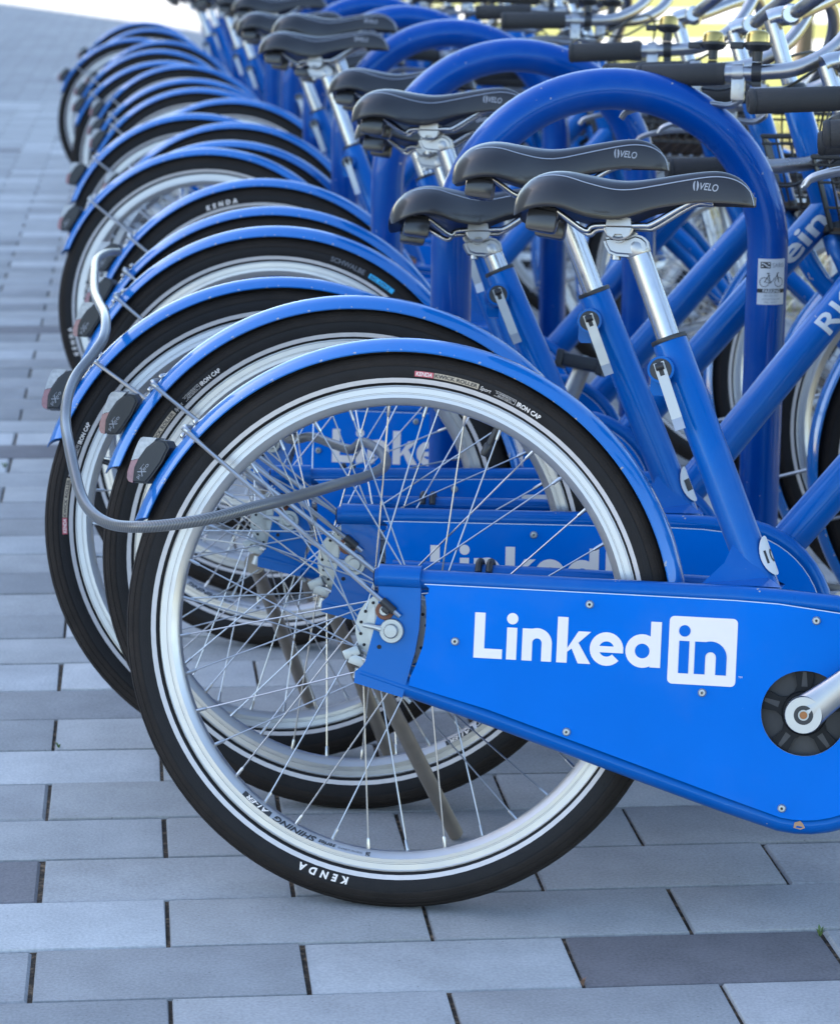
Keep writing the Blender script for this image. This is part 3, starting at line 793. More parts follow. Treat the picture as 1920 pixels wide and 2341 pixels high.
# lettering on the panel, in panel plane, y proud of it
YP = -0.0748
lg = MB()
def ring2(cx, cz, ro, ri, a0, a1, n, y, mi=0, sx=1.0):
    o = arc(0, 0, ro, a0, a1, n); i_ = arc(0, 0, ri, a0, a1, n)
    vs = [(cx + x * sx, y, cz + z) for x, z in o] + [(cx + x * sx, y, cz + z) for x, z in i_]
    lg.add(vs, [(k, k + 1, n + 2 + k, n + 1 + k) for k in range(n)], mi)
def poly(pts, y, mi=0): lg.add([(x, y, z) for x, z in pts], [tuple(range(len(pts)))], mi)
def rect(x0, x1, z0, z1, y, mi=0): poly([(x0, z0), (x1, z0), (x1, z1), (x0, z1)], y, mi)
y1, y2 = YP - 0.0003, YP - 0.0005
zb = 0.3075; zc = 0.3600; xh = 0.3445; sw = 0.0122
rect(0.1030, 0.1030 + sw, zb, zc, y1); rect(0.1030 + sw, 0.1362, zb, zb + 0.0112, y1)                                       # L
rect(0.1410, 0.1528, zb, xh, y1); lg.add([(0.1469 + 0.0066 * math.cos(t * math.pi / 12), y1, 0.3548 + 0.0066 * math.sin(t * math.pi / 12)) for t in range(24)], [tuple(range(24))])  # i
def letter_n(x0, zb, xh, w, s, mi, dy=0.0):
    rect(x0, x0 + s, zb, xh, y1 - dy, mi); ro = w * 0.5
    cx = x0 + w - ro
    ring2(cx, xh - ro + 0.0010, ro, ro - s, 0, 180, 22, y2 - dy, mi); rect(x0 + w - s, x0 + w, zb, xh - ro + 0.0010, y1 - dy, mi)
letter_n(0.1590, zb, xh, 0.0345, 0.0118, 0)                                                                                  # n
xk = 0.1993; rect(xk, xk + sw, zb, zc, y1); poly([(xk + sw, 0.3245), (xk + 0.0245, xh), (xk + 0.0390, xh), (xk + 0.0195, 0.3262), (xk + sw, 0.3262 - 0.006)], y2); poly([(xk + 0.0150, 0.3290), (xk + 0.0238, 0.3330), (xk + 0.0395, zb), (xk + 0.0250, zb)], y2 - 0.0002)  # k
cx, cz = 0.2566, 0.3258; ring2(cx, cz, 0.0193, 0.0088, 8, 318, 26, y1); rect(cx - 0.0120, cx + 0.0193, cz - 0.0040, cz + 0.0032, y2)   # e
cx = 0.2976; ring2(cx, cz, 0.0193, 0.0084, 0, 360, 32, y1); rect(cx + 0.0090, cx + 0.0090 + sw, zb, zc, y2)                    # d
bx0, bx1, bz0, bz1, br = 0.3275, 0.4050, 0.2905, 0.3680, 0.0055
poly(arc(bx1 - br, bz1 - br, br, 0, 90, 6) + arc(bx0 + br, bz1 - br, br, 90, 180, 6) + arc(bx0 + br, bz0 + br, br, 180, 270, 6) + arc(bx1 - br, bz0 + br, br, 270, 360, 6), y1)
q1 = 0.0004
rect(0.3395, 0.3510, 0.3030, 0.3400, y1 - q1, 1); lg.add([(0.3452 + 0.0066 * math.cos(t * math.pi / 12), y1 - q1, 0.3515 + 0.0066 * math.sin(t * math.pi / 12)) for t in range(24)], [tuple(range(24))], 1)
letter_n(0.3575, 0.3030, 0.3400, 0.0365, 0.0122, 1, q1)
put_text(lg, 'TM', lambda u, v: (u, y1, v), 0.0022, 0.4080, 0.3010, width=0.0045, mi=0)
logo_me = lg.mesh('panel_lettering', [M['white'], M['bluevinyl']], smooth=False)
mb = MB(); lathe(mb, [(0.0014, 0.0020), (0.0016, 0.0036), (0.0036, 0.0034), (0.0047, 0.0018), (0.0050, 0.0)], (0, 0, 0), (0, -1, 0), 16); lathe(mb, [(0.0001, 0.0020), (0.0015, 0.0020)], (0, 0, 0), (0, -1, 0), 6, mi=1)
screw_me = mb.mesh('screw', [M['zinc'], M['hole']])
SCREWS = [(0.235, 0.376), (0.081, 0.325), (0.493, 0.371), (0.368, 0.282), (0.215, 0.228), (0.464, 0.156)]
# rear dropout bracket
mb = MB(); prism(mb, [(-0.013, 0.408), (-0.0115, 0.356), (-0.017, 0.328), (-0.025, 0.293), (-0.036, 0.283), (-0.0365, 0.270), (0.0215, 0.256), (0.0275, 0.283), (0.034, 0.310), (0.0375, 0.336), (0.0380, 0.356), (0.0370, 0.408)], -0.0715, -0.0660, holes=[arc(0.0145, 0.3335, 0.0058, 0, 345, 15)])
tube(mb, [V(-0.0125, -0.0640, 0.396), V(0.0368, -0.0640, 0.396)], 0.0143, 16)
bracket_me = mb.mesh('dropout_bracket', M['paint'], angle=30)
mb = MB(); cyl(mb, (-0.0195, -0.060, 0.394), (1, 0, 0), 0.0093, -0.0003, 0.004, 16); cyl(mb, (0.0145, -0.067, 0.3335), (0, 1, 0), 0.007, 0.0, 0.003, 16); cyl(mb, (-0.0085, -0.0718, 0.3135), (0, 1, 0), 0.0026, -0.0002, 0.001, 12)
hole_me = mb.mesh('bracket_hole', M['hole'])
# axle nut and chain tensioner
mb = MB(); lathe(mb, [(0.0085, -0.003), (0.0135, -0.003), (0.0145, 0.0), (0.0135, 0.003), (0.0085, 0.003)], (0.006, -0.0755, 0.333), (0, 1, 0), 26, close=True)
tube(mb, [V(-0.006, -0.0755, 0.3345), V(-0.012, -0.0755, 0.336), V(-0.028, -0.072, 0.338)], [0.0042, 0.0032, 0.0028], 10)
lathe(mb, [(0.0001, -0.0062), (0.0072, -0.006), (0.0086, -0.004), (0.0086, 0.006)], (0.006, -0.0775, 0.333), (0, 1, 0), 6 * 4)
prism(mb, [(-0.0165, 0.361), (-0.0235, 0.352), (-0.0255, 0.338), (-0.0235, 0.325), (-0.018, 0.316), (-0.0155, 0.326), (-0.0155, 0.350)], -0.068, -0.0655)
tensioner_me = mb.mesh('axle_nut', M['zinc'], angle=35)
mb = MB(); tube(mb, cat([V(-0.040, -0.036, 0.300), V(-0.030, -0.046, 0.295), V(-0.012, -0.055, 0.286), V(0.03, -0.062, 0.25)], 5), 0.003, 8); box(mb, (-0.046, -0.040, 0.303), 0.020, 0.014, 0.012, 0.002, Matrix.Rotation(R(-25), 3, 'Y')); cyl(mb, (-0.036, -0.04, 0.278), (0.3, 0, 1), 0.0075, -0.006, 0.006, 12); box(mb, (-0.032, -0.045, 0.292), 0.034, 0.004, 0.012, 0.001, Matrix.Rotation(R(18), 3, 'Y'))
brakearm_me = mb.mesh('brake_arm', M['zinc'])
# cranks
ringmat = simple('grey plastic chain ring', (0.050, 0.047, 0.046), 0.6, noise=0.3, nscale=120); armmat = simple('black chain ring spider', (0.007, 0.007, 0.008), 0.55, spec=0.25)
mb = MB(); lathe(mb, [(0.0001, -0.0595), (0.050, -0.0595), (0.052, -0.0580), (0.052, -0.054)], BB, (0, 1, 0), 36, mi=1)
for k in range(5):
    a = R(72 * k + 20); d = V(math.cos(a), 0, math.sin(a)); s_ = V(-d.z, 0, d.x)
    q = [BB + d * r_ + s_ * w_ + V(0, -0.0665, 0) for r_, w_ in ((0.014, -0.016), (0.014, 0.016), (0.031, 0.0085), (0.052, 0.0120), (0.052, -0.0120), (0.031, -0.0085))]
    mb.add(q + [p + V(0, 0.0065, 0) for p in q], [(0, 1, 2, 3, 4, 5)] + [(i, (i + 1) % 6, (i + 1) % 6 + 6, i + 6) for i in range(6)])
    mb.add([BB + d * r_ + s_ * w_ + V(0, -0.0668, 0) for r_, w_ in ((0.030, -0.0035), (0.030, 0.0035), (0.047, 0.0020), (0.047, -0.0020))], [(0, 1, 2, 3)], 1)

lathe(mb, [(0.0001, -0.069), (0.024, -0.069), (0.026, -0.066), (0.026, -0.062)], BB, (0, 1, 0), 30)
chainring_me = mb.mesh('chain_ring', [armmat, ringmat], angle=30)
def crank(side):
    mb = MB(); y = side * 0.088
    pts = [V(0, y, 0), V(0.05, y + side * 0.002, 0), V(0.11, y + side * 0.006, 0), V(0.165, y + side * 0.012, 0)]
    tube(mb, cat(pts, 4), [0.0215, 0.0200, 0.0185, 0.0175, 0.0168, 0.0163, 0.0160, 0.0157, 0.0154, 0.0150, 0.0148, 0.0146, 0.0145], 20, flat=(1.0, 0.5))
    lathe(mb, [(0.0205, -0.010), (0.0215, -0.007), (0.0215, 0.008), (0.020, 0.010)], (0, y, 0), (0, 1, 0), 28); lathe(mb, [(0.0145, -0.009), (0.0145, 0.009)], (0.165, y + side * 0.012, 0), (0, 1, 0), 20)
    lathe(mb, [(0.0001, side * 0.0104), (0.0108, side * 0.0104), (0.0112, side * 0.0095)], (0, y, 0), (0, 1, 0), 24, mi=1)
    lathe(mb, [(0.0001, side * 0.0108), (0.0044, side * 0.0108), (0.0044, side * 0.0100)], (0, y, 0), (0, 1, 0), 18, mi=2); lathe(mb, [(0.0044, side * 0.0100), (0.0045, side * 0.0114), (0.0060, side * 0.0114), (0.0062, side * 0.0100)], (0, y, 0), (0, 1, 0), 18, mi=3)
    return mb.mesh('crank', [M['alloy'], M['dark'], M['rust'], M['zinc']])
crank_me = {s: crank(s) for s in (-1, 1)}
def pedal(side):
    mb = MB(); box(mb, (0, side * 0.155, 0), 0.075, 0.09, 0.022, 0.004)
    for x in (-0.034, 0.034):
        box(mb, (x, side * 0.155, 0), 0.012, 0.098, 0.030, 0.003)
    for x in (-0.0405, 0.0405): box(mb, (x, side * 0.155, 0), 0.003, 0.045, 0.014, 0.0008, mi=1)
    tube(mb, [V(0, side * 0.095, 0), V(0, side * 0.112, 0)], 0.007, 12)
    return mb.mesh('pedal', [M['dark'], M['orange']])
pedal_me = {s: pedal(s) for s in (-1, 1)}

# ---- quick release on the seat tube
lv = MB(); A_ = V(0.2985, -0.0365, 0.6560); dl = V(0.0290, -0.001, -0.0760); dn = dl.normalized(); dw = V(-dn.z, 0, dn.x)
def bar_pts(a, b, w, t):
    n_ = V(0, 1, 0); return [a - dw * w, a + dw * w, b + dw * w, b - dw * w, a - dw * w + n_ * t, a + dw * w + n_ * t, b + dw * w + n_ * t, b - dw * w + n_ * t]
FB = [(0, 1, 2, 3), (7, 6, 5, 4), (0, 4, 5, 1), (1, 5, 6, 2), (2, 6, 7, 3), (3, 7, 4, 0)]
lv.add(bar_pts(A_ + dn * 0.014, A_ + dn * 0.066, 0.0062, 0.0045), FB)
for w_ in (-0.0045, 0.0045): lv.add(bar_pts(A_ - dn * 0.002 + dw * w_, A_ + dn * 0.0139 + dw * w_, 0.0018, 0.0045), FB)
e0 = A_ + dn * 0.066; e1 = A_ + dn * 0.080 + V(0, -0.004, 0)
lv.add(bar_pts(e0, e1, 0.0062, 0.0045), FB)
lever_me = lv.mesh('quick_release_lever', M['alloy'], smooth=False)
lv2 = MB(); lathe(lv2, [(0.0001, -0.0355), (0.0045, -0.0355), (0.0125, -0.0350), (0.0130, -0.033), (0.0130, -0.030)], V(0.3005, 0, 0.6500), (0, 1, 0), 24); tube(lv2, [V(0.2950, -0.0395, 0.6515), V(0.3040, -0.0395, 0.6545)], 0.0042, 10)
qr_me = lv2.mesh('quick_release_pivot', M['dark'])

# ---- seat post, clamp, saddle (slides along the seat tube axis)
mb = MB(); P1 = V(0.2655, 0, 0.7870); tube(mb, [ST_TOP - seat_dir * 0.20, P1], 0.0140, 26); post_me = mb.mesh('seat_post', M['chrome'])
mb = MB(); lathe(mb, [(0.0148, -0.0005), (0.0212, -0.0005), (0.0216, 0.0008), (0.0212, 0.0045), (0.0148, 0.0050)], ST_TOP, seat_dir, 28); collar_me = mb.mesh('seat_collar', M['dark'])
mb = MB()
lathe(mb, [(0.0140, -0.004), (0.0150, -0.002), (0.0150, 0.008), (0.013, 0.014)], P1, seat_dir, 24)
hp = MB(); prism(hp, [(0.2235, 0.8020), (0.2265, 0.7930), (0.2315, 0.7845), (0.2400, 0.7815), (0.2540, 0.7810), (0.2690, 0.7800), (0.2800, 0.7880), (0.2770, 0.8000), (0.2700, 0.8055), (0.2620, 0.8075), (0.2520, 0.8035), (0.2420, 0.8020), (0.2330, 0.8040)], -0.0135, 0.0135)
_bm = bmesh.new(); _tm = hp.mesh('tmp', M['alloy'], smooth=False); _bm.from_mesh(_tm); bmesh.ops.dissolve_limit(_bm, angle_limit=R(2), verts=_bm.verts, edges=_bm.edges)
bmesh.ops.bevel(_bm, geom=[e for e in _bm.edges if len(e.link_faces) == 2 and e.calc_face_angle(0) > R(60)], offset=0.004, segments=3, affect='EDGES'); _bm.verts.index_update()
mb.add([v.co for v in _bm.verts], [[v.index for v in f.verts] for f in _bm.faces]); _bm.free(); bpy.data.meshes.remove(_tm)
cr_p = arc(0.2435, 0.8165, 0.0165, 195, 345, 14)
tube(mb, [V(x, -0.027, z) for x, z in cr_p], 0.0022, 8); tube(mb, [V(x, 0.027, z) for x, z in cr_p], 0.0022, 8)
for s_ in (-1, 1):
    y_ = s_ * 0.0245
    prism(mb, [(0.2285, 0.8130), (0.2310, 0.8040), (0.2370, 0.8015), (0.2395, 0.8055), (0.2475, 0.8055), (0.2500, 0.8015), (0.2560, 0.8040), (0.2585, 0.8130)], y_ - 0.005, y_ + 0.005)
    prism(mb, [(0.2285, 0.8150), (0.2585, 0.8150), (0.2570, 0.8240), (0.2500, 0.8255), (0.2470, 0.8215), (0.2400, 0.8215), (0.2370, 0.8255), (0.2300, 0.8240)], y_ - 0.005, y_ + 0.005)
cyl(mb, (0.2435, 0, 0.805), (0, 1, 0), 0.009, -0.022, 0.022, 16); cyl(mb, (0.2400, 0, 0.7805), (0, 0, 1), 0.0055, -0.003, 0.004, 14); tube(mb, [V(0.2435, -0.020, 0.8215), V(0.2435, 0.020, 0.8215)], 0.006, 12)
clamp_me = mb.mesh('saddle_clamp', M['alloy'], angle=32)
mb = MB(); cyl(mb, (0.2435, -0.0200, 0.8140), (0, 1, 0), 0.0075, 0, 0.038, 16); clamphole_me = mb.mesh('clamp_eye', M['hole'])
mb = MB()
for s_ in (-1, 1):
    pts = [V(0.350, s_ * 0.014, 0.8475), V(0.326, s_ * 0.018, 0.8460), V(0.283, s_ * 0.0225, 0.8195), V(0.268, s_ * 0.0230, 0.8165), V(0.216, s_ * 0.0235, 0.8150), V(0.203, s_ * 0.026, 0.8120), V(0.172, s_ * 0.040, 0.8290), V(0.155, s_ * 0.044, 0.832)]
    pts[5].z = 0.809
    tube(mb, cat(pts, 5), 0.0036, 10)
rails_me = mb.mesh('saddle_rails', M['chrome'])
SX = [0.1205, 0.1235, 0.131, 0.144, 0.163, 0.183, 0.208, 0.237, 0.257, 0.282, 0.308, 0.338, 0.358, 0.375, 0.387, 0.396, 0.3995]
SZT = [0.836, 0.8465, 0.8575, 0.8685, 0.8755, 0.8765, 0.8730, 0.8690, 0.8690, 0.8725, 0.8775, 0.8822, 0.8830, 0.8785, 0.8700, 0.8575, 0.8500]
SZB = [0.824, 0.8215, 0.8230, 0.8270, 0.8300, 0.8285, 0.8210, 0.8195, 0.8245, 0.8345, 0.8405, 0.8450, 0.8452, 0.8450, 0.8445, 0.8440, 0.8440]
SHW = [0.030, 0.050, 0.066, 0.0775, 0.0825, 0.0815, 0.0720, 0.0530, 0.0430, 0.0340, 0.0285, 0.0245, 0.0225, 0.0200, 0.0165, 0.0105, 0.0040]
def interp(xs, ys, x):
    if x <= xs[0]: return ys[0]
    for i in range(len(xs) - 1):
        if x <= xs[i + 1]:
            t = (x - xs[i]) / (xs[i + 1] - xs[i]); t2 = t
            m0 = (ys[i + 1] - ys[i - 1]) / (xs[i + 1] - xs[i - 1]) if i else (ys[1] - ys[0]) / (xs[1] - xs[0])
            m1 = (ys[i + 2] - ys[i]) / (xs[i + 2] - xs[i]) if i + 2 < len(xs) else (ys[-1] - ys[-2]) / (xs[-1] - xs[-2])
            h = xs[i + 1] - xs[i]
            return (2 * t ** 3 - 3 * t ** 2 + 1) * ys[i] + (t ** 3 - 2 * t ** 2 + t) * h * m0 + (-2 * t ** 3 + 3 * t ** 2) * ys[i + 1] + (t ** 3 - t ** 2) * h * m1
    return ys[-1]
SV = [(0.0, 0.02), (0.16, 0.0), (0.34, -0.004), (0.52, 0.03), (0.68, 0.10), (0.80, 0.21), (0.895, 0.36), (0.955, 0.53), (0.99, 0.72), (1.0, 0.87), (0.995, 0.95), (0.975, 1.0)]
def saddle_pt(x, v, side=-1, lift=0.0):
    """v in 0..1 runs from the crown line down to the skirt"""
    hw, zt, zb_ = interp(SX, SHW, x), interp(SX, SZT, x), interp(SX, SZB, x)
    k = v * (len(SV) - 1); i = min(int(k), len(SV) - 2); t = k - i
    a = SV[i][0] + (SV[i + 1][0] - SV[i][0]) * t; d = SV[i][1] + (SV[i + 1][1] - SV[i][1]) * t
    ny = SV[i + 1][1] - SV[i][1]; nz = (SV[i + 1][0] - SV[i][0])
    ln = math.hypot(ny * (zt - zb_), nz * hw) + 1e-9
    return V(x, side * (a * hw + lift * ny * (zt - zb_) / ln), zt - d * (zt - zb_) + lift * nz * hw / ln)
xs = []
for i in range(len(SX) - 1):
    for k in range(3): xs.append(SX[i] + (SX[i + 1] - SX[i]) * k / 3)
xs.append(SX[-1])
mb = MB(); row = []; nv = 23
for x in xs:
    vs = [saddle_pt(x, 1 - j / 22, -1) for j in range(23)] + [saddle_pt(x, j / 22, 1) for j in range(1, 23)]
    hw, zb_ = interp(SX, SHW, x), interp(SX, SZB, x)
    vs += [V(x, hw * 0.86, zb_ + 0.003), V(x, hw * 0.4, zb_ + 0.010), V(x, 0, zb_ + 0.011), V(x, -hw * 0.4, zb_ + 0.010), V(x, -hw * 0.86, zb_ + 0.003)]
    row.append(vs)
n = len(row[0]); allv = [p for r_ in row for p in r_]; fs = []
for i in range(len(row) - 1):
    for j in range(n): fs.append((i * n + j, i * n + (j + 1) % n, (i + 1) * n + (j + 1) % n, (i + 1) * n + j))
fs.append(tuple(range(n))); fs.append(tuple(range((len(row) - 1) * n, len(row) * n)))
mb.add(allv, fs); saddle_me = mb.mesh('saddle', M['saddle'], angle=50)
mb = MB()
for s_ in (-1, 1):
    P_ = [saddle_pt(x, 0.40 + 0.10 * math.sin((x - 0.14) / 0.25 * math.pi), s_, 0.0002) for x in [0.150 + 0.2425 * i / 48 for i in range(49)]] + [saddle_pt(0.3955, 0.55, s_, 0.0002), saddle_pt(0.3975, 0.9, s_, 0.0002)]
    tube(mb, P_, 0.0007, 6)
piping_me = mb.mesh('saddle_piping', M['piping'])
mb = MB()
def on_saddle(u, v): return saddle_pt(0.3270 + u, max(0.0, 0.66 - (v - 0.07 * u) * 27), -1, 0.0004)
put_text(mb, 'VELO', on_saddle, 0.0042, 0.0085, 0.0004, width=0.0210, bold=0.015, shear=0.3)
for k in range(3):
    c_ = [(-0.0025, 0.004), (0.0, 0.0055), (0.0022, 0.0055)]
u_ = [(0.0036 + 0.0034 * math.cos(t * math.pi / 10), 0.0026 + 0.0034 * math.sin(t * math.pi / 10)) for t in range(20)]
l_ = [p for p in u_ if p[0] < 0.0030]; r_ = [p for p in u_ if p[0] > 0.0042]
r_ = sorted(r_, key=lambda p: math.atan2(p[1] - 0.0026, p[0] - 0.0036)); l_ = sorted(l_, key=lambda p: math.atan2(p[1] - 0.0026, p[0] - 0.0036) % (2 * math.pi))
for g_ in (l_, r_): mb.add([on_saddle(*p) for p in g_], [tuple(range(len(g_)))])
velo_me = mb.mesh('saddle_lettering', M['greyprint'], smooth=False)
mb = MB()
for s_ in (-1, 1):
    box(mb, (0.1560, s_ * 0.043, 0.8165), 0.036, 0.026, 0.026, 0.006, Matrix.Rotation(R(8), 3, 'Y'))
box(mb, (0.158, 0, 0.826), 0.03, 0.10, 0.012, 0.003)
bumper_me = mb.mesh('saddle_bumper', simple('smoky black elastomer', (0.03, 0.03, 0.032), 0.22, spec=0.6))
SADDLE = [('seat_post', post_me, None), ('saddle_clamp', clamp_me, [('clamp_eye', clamphole_me)]), ('saddle_rails', rails_me, None), ('saddle', saddle_me, [('saddle_piping', piping_me), ('saddle_lettering', velo_me)]), ('saddle_bumper', bumper_me, None)]

# ---- steered front end, small wheel
FWR = 0.332; DR = WR - FWR
FA = V(1.190, 0, FWR)
ftyre_me = ring(MB(), [(r - DR, y) for r, y in full], 96, [tmi(i) for i in range(len(full))]).mesh('tyre', [M['rubber'], M['stripe'], M['tread']], angle=60)
frim_me = ring(MB(), [(r - DR, y) for r, y in rimp], 96).mesh('rim', M['rim'], angle=28)
fsj = MB()
for k in range(36):
    a = 2 * math.pi * (k + 0.5) / 36; sgn = -1 if k % 2 == 0 else 1; cr_ = R(58) if (k // 2) % 2 == 0 else -R(58)
    tube(fsj, [V(0.026 * math.cos(a + cr_), sgn * 0.0285, 0.026 * math.sin(a + cr_)), V((0.266 - DR) * math.cos(a), sgn * 0.003, (0.266 - DR) * math.sin(a))], 0.00105, 5)
fspokes_me = fsj.mesh('spokes', M['steel'])
mb = MB()
crown = HB - hdir * 0.030
for s_ in (-1, 1):
    tube(mb, cat([crown + V(0, s_ * 0.010, 0), crown + V(0.010, s_ * 0.050, -0.020), crown + V(0.060, s_ * 0.056, -0.105), V(1.045, s_ * 0.056, 0.47), V(1.125, s_ * 0.054, 0.375), FA + V(0, s_ * 0.052, 0.004)], 6), [0.0155] * 12 + [0.0145] * 6 + [0.0125] * 6 + [0.0105] * 6 + [0.009], 16)
    cyl(mb, FA, (0, 1, 0), 0.012, s_ * 0.047, s_ * 0.057, 16)
cyl(mb, HB - hdir * 0.018, hdir, 0.0195, -0.03, 0.0, 20)
fork_me = mb.mesh('fork', M['paint'])
mb = MB(); lathe(mb, [(0.005, -0.070), (0.005, -0.036), (0.013, -0.035), (0.013, -0.031), (0.028, -0.030), (0.028, -0.027), (0.015, -0.024), (0.015, 0.024), (0.028, 0.027), (0.028, 0.030), (0.013, 0.031), (0.013, 0.035), (0.005, 0.036), (0.005, 0.070)], (0, 0, 0), (0, 1, 0), 26)
fhub_me = mb.mesh('front_hub', M['alloy'])
Q0 = HT + hdir * 0.020; Q1 = HT + hdir * 0.098
CL = Q1 + V(0.030, 0, 0.012)
mb = MB(); tube(mb, [Q0 - hdir * 0.02, Q1 + hdir * 0.004], 0.0128, 20)
tube(mb, cat([Q1 + hdir * 0.004 + V(-0.004, 0, 0), Q1 + V(0.006, 0, 0.008), CL], 4), [0.0150] * 5 + [0.0155] * 4, 18); cyl(mb, CL, (0, 1, 0), 0.0160, -0.019, 0.019, 22, bev=0.003)
stem_me = mb.mesh('stem', M['chrome'])
mb = MB()
for s_ in (-1, 1):
    pts = [CL, CL + V(0.020, s_ * 0.035, 0.010), V(0.872, s_ * 0.090, 1.042), V(0.914, s_ * 0.150, 1.062), V(0.922, s_ * 0.212, 1.020), V(0.888, s_ * 0.254, 0.945), V(0.832, s_ * 0.268, 0.906), V(0.775, s_ * 0.271, 0.8965), V(0.735, s_ * 0.272, 0.8945), V(0.600, s_ * 0.268, 0.8885)]
    tube(mb, cat(pts, 6), 0.0112, 16)
bar_me = mb.mesh('handlebar', simple('dull silver bar', (0.38, 0.37, 0.37), 0.3, metal=1.0, noise=0.1, nscale=40))
GR0, GR1 = V(0.592, 0, 0.8882), V(0.722, 0, 0.8940)
def grip(s_):
    mb = MB(); a = GR0 + V(0, s_ * 0.268, 0); b = GR1 + V(0, s_ * 0.2715, 0); d = (b - a)
    t = [0, .03, .06, .07, .08, .5, .9, .915, .93, .945, .96, 1.0]; r_ = [.0145, .0172, .0172, .0160, .0170, .0166, .0166, .0158, .0166, .0158, .0168, .0155]
    tube(mb, [a + d * k for k in t], r_, 24)
    cyl(mb, a, d.normalized(), 0.0075, -0.0006, 0.001, 16, mi=1)
    return mb.mesh('grip', [M['grip'], M['hole']], angle=50)
grip_me = {s: grip(s) for s in (-1, 1)}
def brake(s_):
    mb = MB(); y = s_ * 0.272
    cyl(mb, (0.741, y, 0.8948), (1, 0, 0.04), 0.0150, -0.008, 0.008, 20)
    box(mb, (0.742, y + s_ * 0.004, 0.872), 0.020, 0.015, 0.034, 0.003); cyl(mb, (0.742, y + s_ * 0.012, 0.875), (0, s_, 0), 0.0045, 0, 0.002, 12)
    pts = [V(0.748, y, 0.858), V(0.730, y, 0.848), V(0.700, y, 0.850), V(0.655, y, 0.850), V(0.615, y, 0.846), V(0.582, y, 0.837), V(0.572, y, 0.826)]
    tube(mb, cat(pts, 5), [0.0085] * 6 + [0.0080] * 20 + [0.0075] * 4 + [0.0065], 12, flat=(0.6, 1.0))
    return mb.mesh('brake_lever', M['alloy'])
brake_me = {s: brake(s) for s in (-1, 1)}
mb = MB(); bc = V(0.768, -0.272, 0.8965)
lathe(mb, [(0.0001, 0.0610), (0.010, 0.0604), (0.0148, 0.0580), (0.0168, 0.0535), (0.0174, 0.0420)], bc, (0, 0, 1), 28)
bell_me = mb.mesh('bell', M['brass'])
mb = MB(); lathe(mb, [(0.016, 0.044), (0.0212, 0.0425), (0.0212, 0.0385), (0.0165, 0.033), (0.0080, 0.030), (0.0072, 0.016)], bc, (0, 0, 1), 28); cyl(mb, bc, (1, 0, 0), 0.0145, -0.007, 0.007, 18); box(mb, bc + V(0, 0, -0.017), 0.014, 0.010, 0.008, 0.002); box(mb, bc + V(-0.030, 0, 0.0385), 0.020, 0.010, 0.010, 0.002)
bellbase_me = mb.mesh('bell_base', M['dark'])
mb = MB()
for s_ in (-1, 1):
    tube(mb, cat([V(0.748, s_ * 0.272, 0.866), V(0.80, s_ * 0.26, 0.870), V(0.89, s_ * 0.19, 0.93), V(0.94, s_ * 0.08, 0.93), V(0.92, s_ * 0.03, 0.80), V(0.90, s_ * 0.02, 0.66)], 6), 0.0024, 8)
cables_me = mb.mesh('brake_cables', M['black'])
# basket
BX0, BX1, BZ0, BZ1, BW = 0.842, 1.150, 0.688, 0.800, 0.180
mb = MB(); wr = 0.0021
def lp(z, k, r_): 
    w0, w1, h = BX0 + k, BX1 - k, BW - k
    tube(mb, [V(w0, -h, z), V(w1, -h, z), V(w1, h, z), V(w0, h, z)], r_, 6, closed=True)
lp(BZ1, 0.0, 0.0040); lp(BZ1 - 0.012, 0.001, wr)
for i in range(1, 4): lp(BZ1 - (BZ1 - BZ0) * i / 3, 0.010 * i, wr)
for i in range(15):
    t = i / 14
    for (a, b) in ((V(BX0 + (BX1 - BX0) * t, -BW, BZ1), V(BX0 + 0.03 + (BX1 - BX0 - 0.06) * t, -BW + 0.03, BZ0)), (V(BX0 + (BX1 - BX0) * t, BW, BZ1), V(BX0 + 0.03 + (BX1 - BX0 - 0.06) * t, BW - 0.03, BZ0)), (V(BX0, -BW + 2 * BW * t, BZ1), V(BX0 + 0.03, (-BW + 0.03) + 2 * (BW - 0.03) * t, BZ0)), (V(BX1, -BW + 2 * BW * t, BZ1), V(BX1 - 0.03, (-BW + 0.03) + 2 * (BW - 0.03) * t, BZ0))):
        tube(mb, [a, b], 0.0019, 5, caps=False)
basket_me = mb.mesh('basket', M['wire'])
mb = MB(); box(mb, (0, 0, 0), 0.018, 2 * (BW - 0.032), 0.006, 0.001); slat_me = mb.mesh('basket_slat', M['wood'])
mb = MB(); tube(mb, [V(BX0 + 0.05, -0.03, BZ0 - 0.004), V(0.92, -0.02, 0.675), HB + V(0.03, -0.01, -0.03)], 0.006, 8); tube(mb, [V(BX0 + 0.05, 0.03, BZ0 - 0.004), V(0.92, 0.02, 0.675), HB + V(0.03, 0.01, -0.03)], 0.006, 8); tube(mb, [V(BX1 - 0.06, -0.05, BZ0 - 0.004), FA + V(0.002, -0.064, 0.01)], 0.0042, 8); tube(mb, [V(BX1 - 0.06, 0.05, BZ0 - 0.004), FA + V(0.002, 0.064, 0.01)], 0.0042, 8)
tube(mb, [V(BX0 + 0.05, -0.034, BZ0 - 0.004), V(BX0 + 0.05, 0.034, BZ0 - 0.004)], 0.005, 8); tube(mb, [V(BX1 - 0.06, -0.052, BZ0 - 0.004), V(BX1 - 0.06, 0.052, BZ0 - 0.004)], 0.0045, 8); tube(mb, [V(BX0 + 0.046, 0, BZ0 - 0.004), V(BX1 - 0.056, 0, BZ0 - 0.004)], 0.0045, 8)
rackarm_me = mb.mesh('basket_bracket', M['steel'])
mb = MB(); box(mb, (BX1 + 0.004, 0, 0.745), 0.004, 0.26, 0.11, 0.001)
